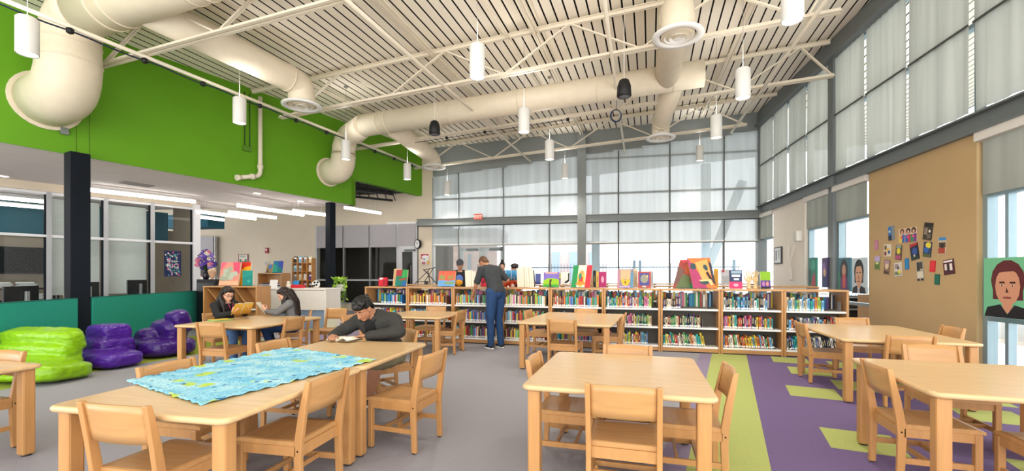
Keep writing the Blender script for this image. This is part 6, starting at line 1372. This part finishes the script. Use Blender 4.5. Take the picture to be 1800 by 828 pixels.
# ---- girl in grey
h2_ = R(200)
GP2 = dict(GP); GP2.update(anR=(.12, .30, .075), anL=(-.1, .30, .075), head=(0, .15, 1.03), pitch=34, yaw=-4, neck=(0, .09, .935), wrR=(.10, .40, .745), wrL=(-.10, .41, .755))
def girl2_x(o, hv, Hm, P):
    m = MB(); m.use(mat('b9d83a', .6, var=0)); c = P['chest'].lerp(P['neck'], .5); m.tube([c + V3(-.07, .09, .07), c + V3(-.02, .13, -.1), c + V3(.02, .13, -.1), c + V3(.07, .09, .07)], .007, 6); m.build('lanyard', parent=o)
    m = MB(); m.use(mat('1a1a1e', .8, var=.05)); m.ell(c + V3(0, .082, -.02), (.06, .035, .13), Matrix.Rotation(R(-15), 3, 'X')); m.build('shirt', parent=o)
person((G2C.x, G2C.y), h2_, GP2, 'seated person with long dark hair in a grey sweater, looking down at a comic page', 'd8a488', '6d6d70', '24406e', '2a2c34', '20120e', g=.95, hair=hair_long, extra=girl2_x, hands=(40, 40))
M2 = Matrix.Translation((G2C.x, G2C.y, 0)) @ Matrix.Rotation(h2_ - R(90), 4, 'Z'); q = M2 @ V3(0.02, .49, .80)
open_book('open_book', q, (R(56), 0, h2_ - R(90)), 'beige patterned book held by the person in the grey sweater', .17, .25, 'a89c86', 'cfc6b4', .25)
# ---- man browsing the shelves
q = A(871, 9.03); hm_ = R(132)
MP = dict(pelvis=(0, -.02, 1.05), chest=(0, .09, 1.34), neck=(.0, .25, 1.535), head=(0.0, .36, 1.60), pitch=42, yaw=8, shR=(.20, .17, 1.47), shL=(-.20, .17, 1.46), elR=(.31, .02, 1.27), elL=(-.25, .26, 1.20), wrR=(.20, .22, 1.17), wrL=(-.2, .42, 1.02),
          hipR=(.1, -.01, 1.0), hipL=(-.1, -.01, 1.0), knR=(.1, .03, .55), knL=(-.1, .03, .55), anR=(.11, -.03, .075), anL=(-.11, .0, .075), hdR=(-.3, .8, -.4), hdL=(.1, .5, -.8))
person((q.x, q.y), hm_, MP, 'standing person in charcoal t-shirt and blue jeans, bending over the bookcase', 'b98364', '33373a', '22406a', '1c1d22', '5a3d28', g=1.12, sleeve=.42, hair=hair_buzz, vox=.008)
# ---- people among the rear bookcases
def tee(cols_):
    def f(o, hv, Hm, P):
        for nm, c, cc, r in cols_:
            m = MB(); m.use(mat(c, .7, var=.15, scale=18)); m.ell(P['chest'] + V3(*cc), r); m.build(nm, parent=o)
    return f
q = A(809, 11.1)
person((q.x, q.y), R(-90), std(1.0, head=(.0, .05, 1.6), pitch=24, wrL=(-.16, .25, 1.0), wrR=(.16, .25, 1.0)), 'standing person in dark cap and black shirt with bright print, behind the bookcases', 'b98a6e', '17171c', '2b2f3a', '1c1c20', '1a1512', hair=hair_buzz, vox=.009,
       extra=lambda o, hv, Hm, P: (cap_hat(o, hv, Hm, P), tee([('print', '5a7ac8', (0, .07, .04), (.10, .055, .12)), ('print', 'e8a02a', (.01, .085, -.04), (.085, .05, .10))])(o, hv, Hm, P)))
q = A(883, 13.6)
person((q.x, q.y), R(-90), std(1.0, pitch=10), 'standing person with a dark hair bun, far behind by the glass doors', 'c99a80', '2a3a3a', '2b2f3a', '1c1c20', '1a1210', g=.95, hair=hair_bun, vox=.01)
q = A(905, 11.2)
person((q.x, q.y), R(-100), std(.93, pitch=18, elR=(.22, .12, 1.1), elL=(-.22, .12, 1.1), wrR=(.08, .33, 1.22), wrL=(-.08, .33, 1.22), hdR=(-.2, .3, .8), hdL=(.2, .3, .8), huR=(.8, .3, 0), huL=(-.8, .3, 0)), 'standing person in an orange and black top, hidden behind a blue picture book', 'c99a80', 'd8502a', '2b2f3a', '1c1c20', '1a1210', g=.95, hair=hair_short, vox=.009,
       extra=tee([('print', '1a1a1e', (-.02, .06, .02), (.11, .05, .14)), ('print', 'e8dcd4', (.03, .08, -.04), (.05, .05, .06))]))
Mq = Matrix.Translation((q.x, q.y, 0)) @ Matrix.Rotation(R(-100) - R(90), 4, 'Z'); p = Mq @ V3(0, .41, 1.36)
open_book('open_book', p, (R(72), 0, R(-190)), 'blue picture book held up by the person in orange', .15, .24, '3f8fc0', 'e8eef0', .2)
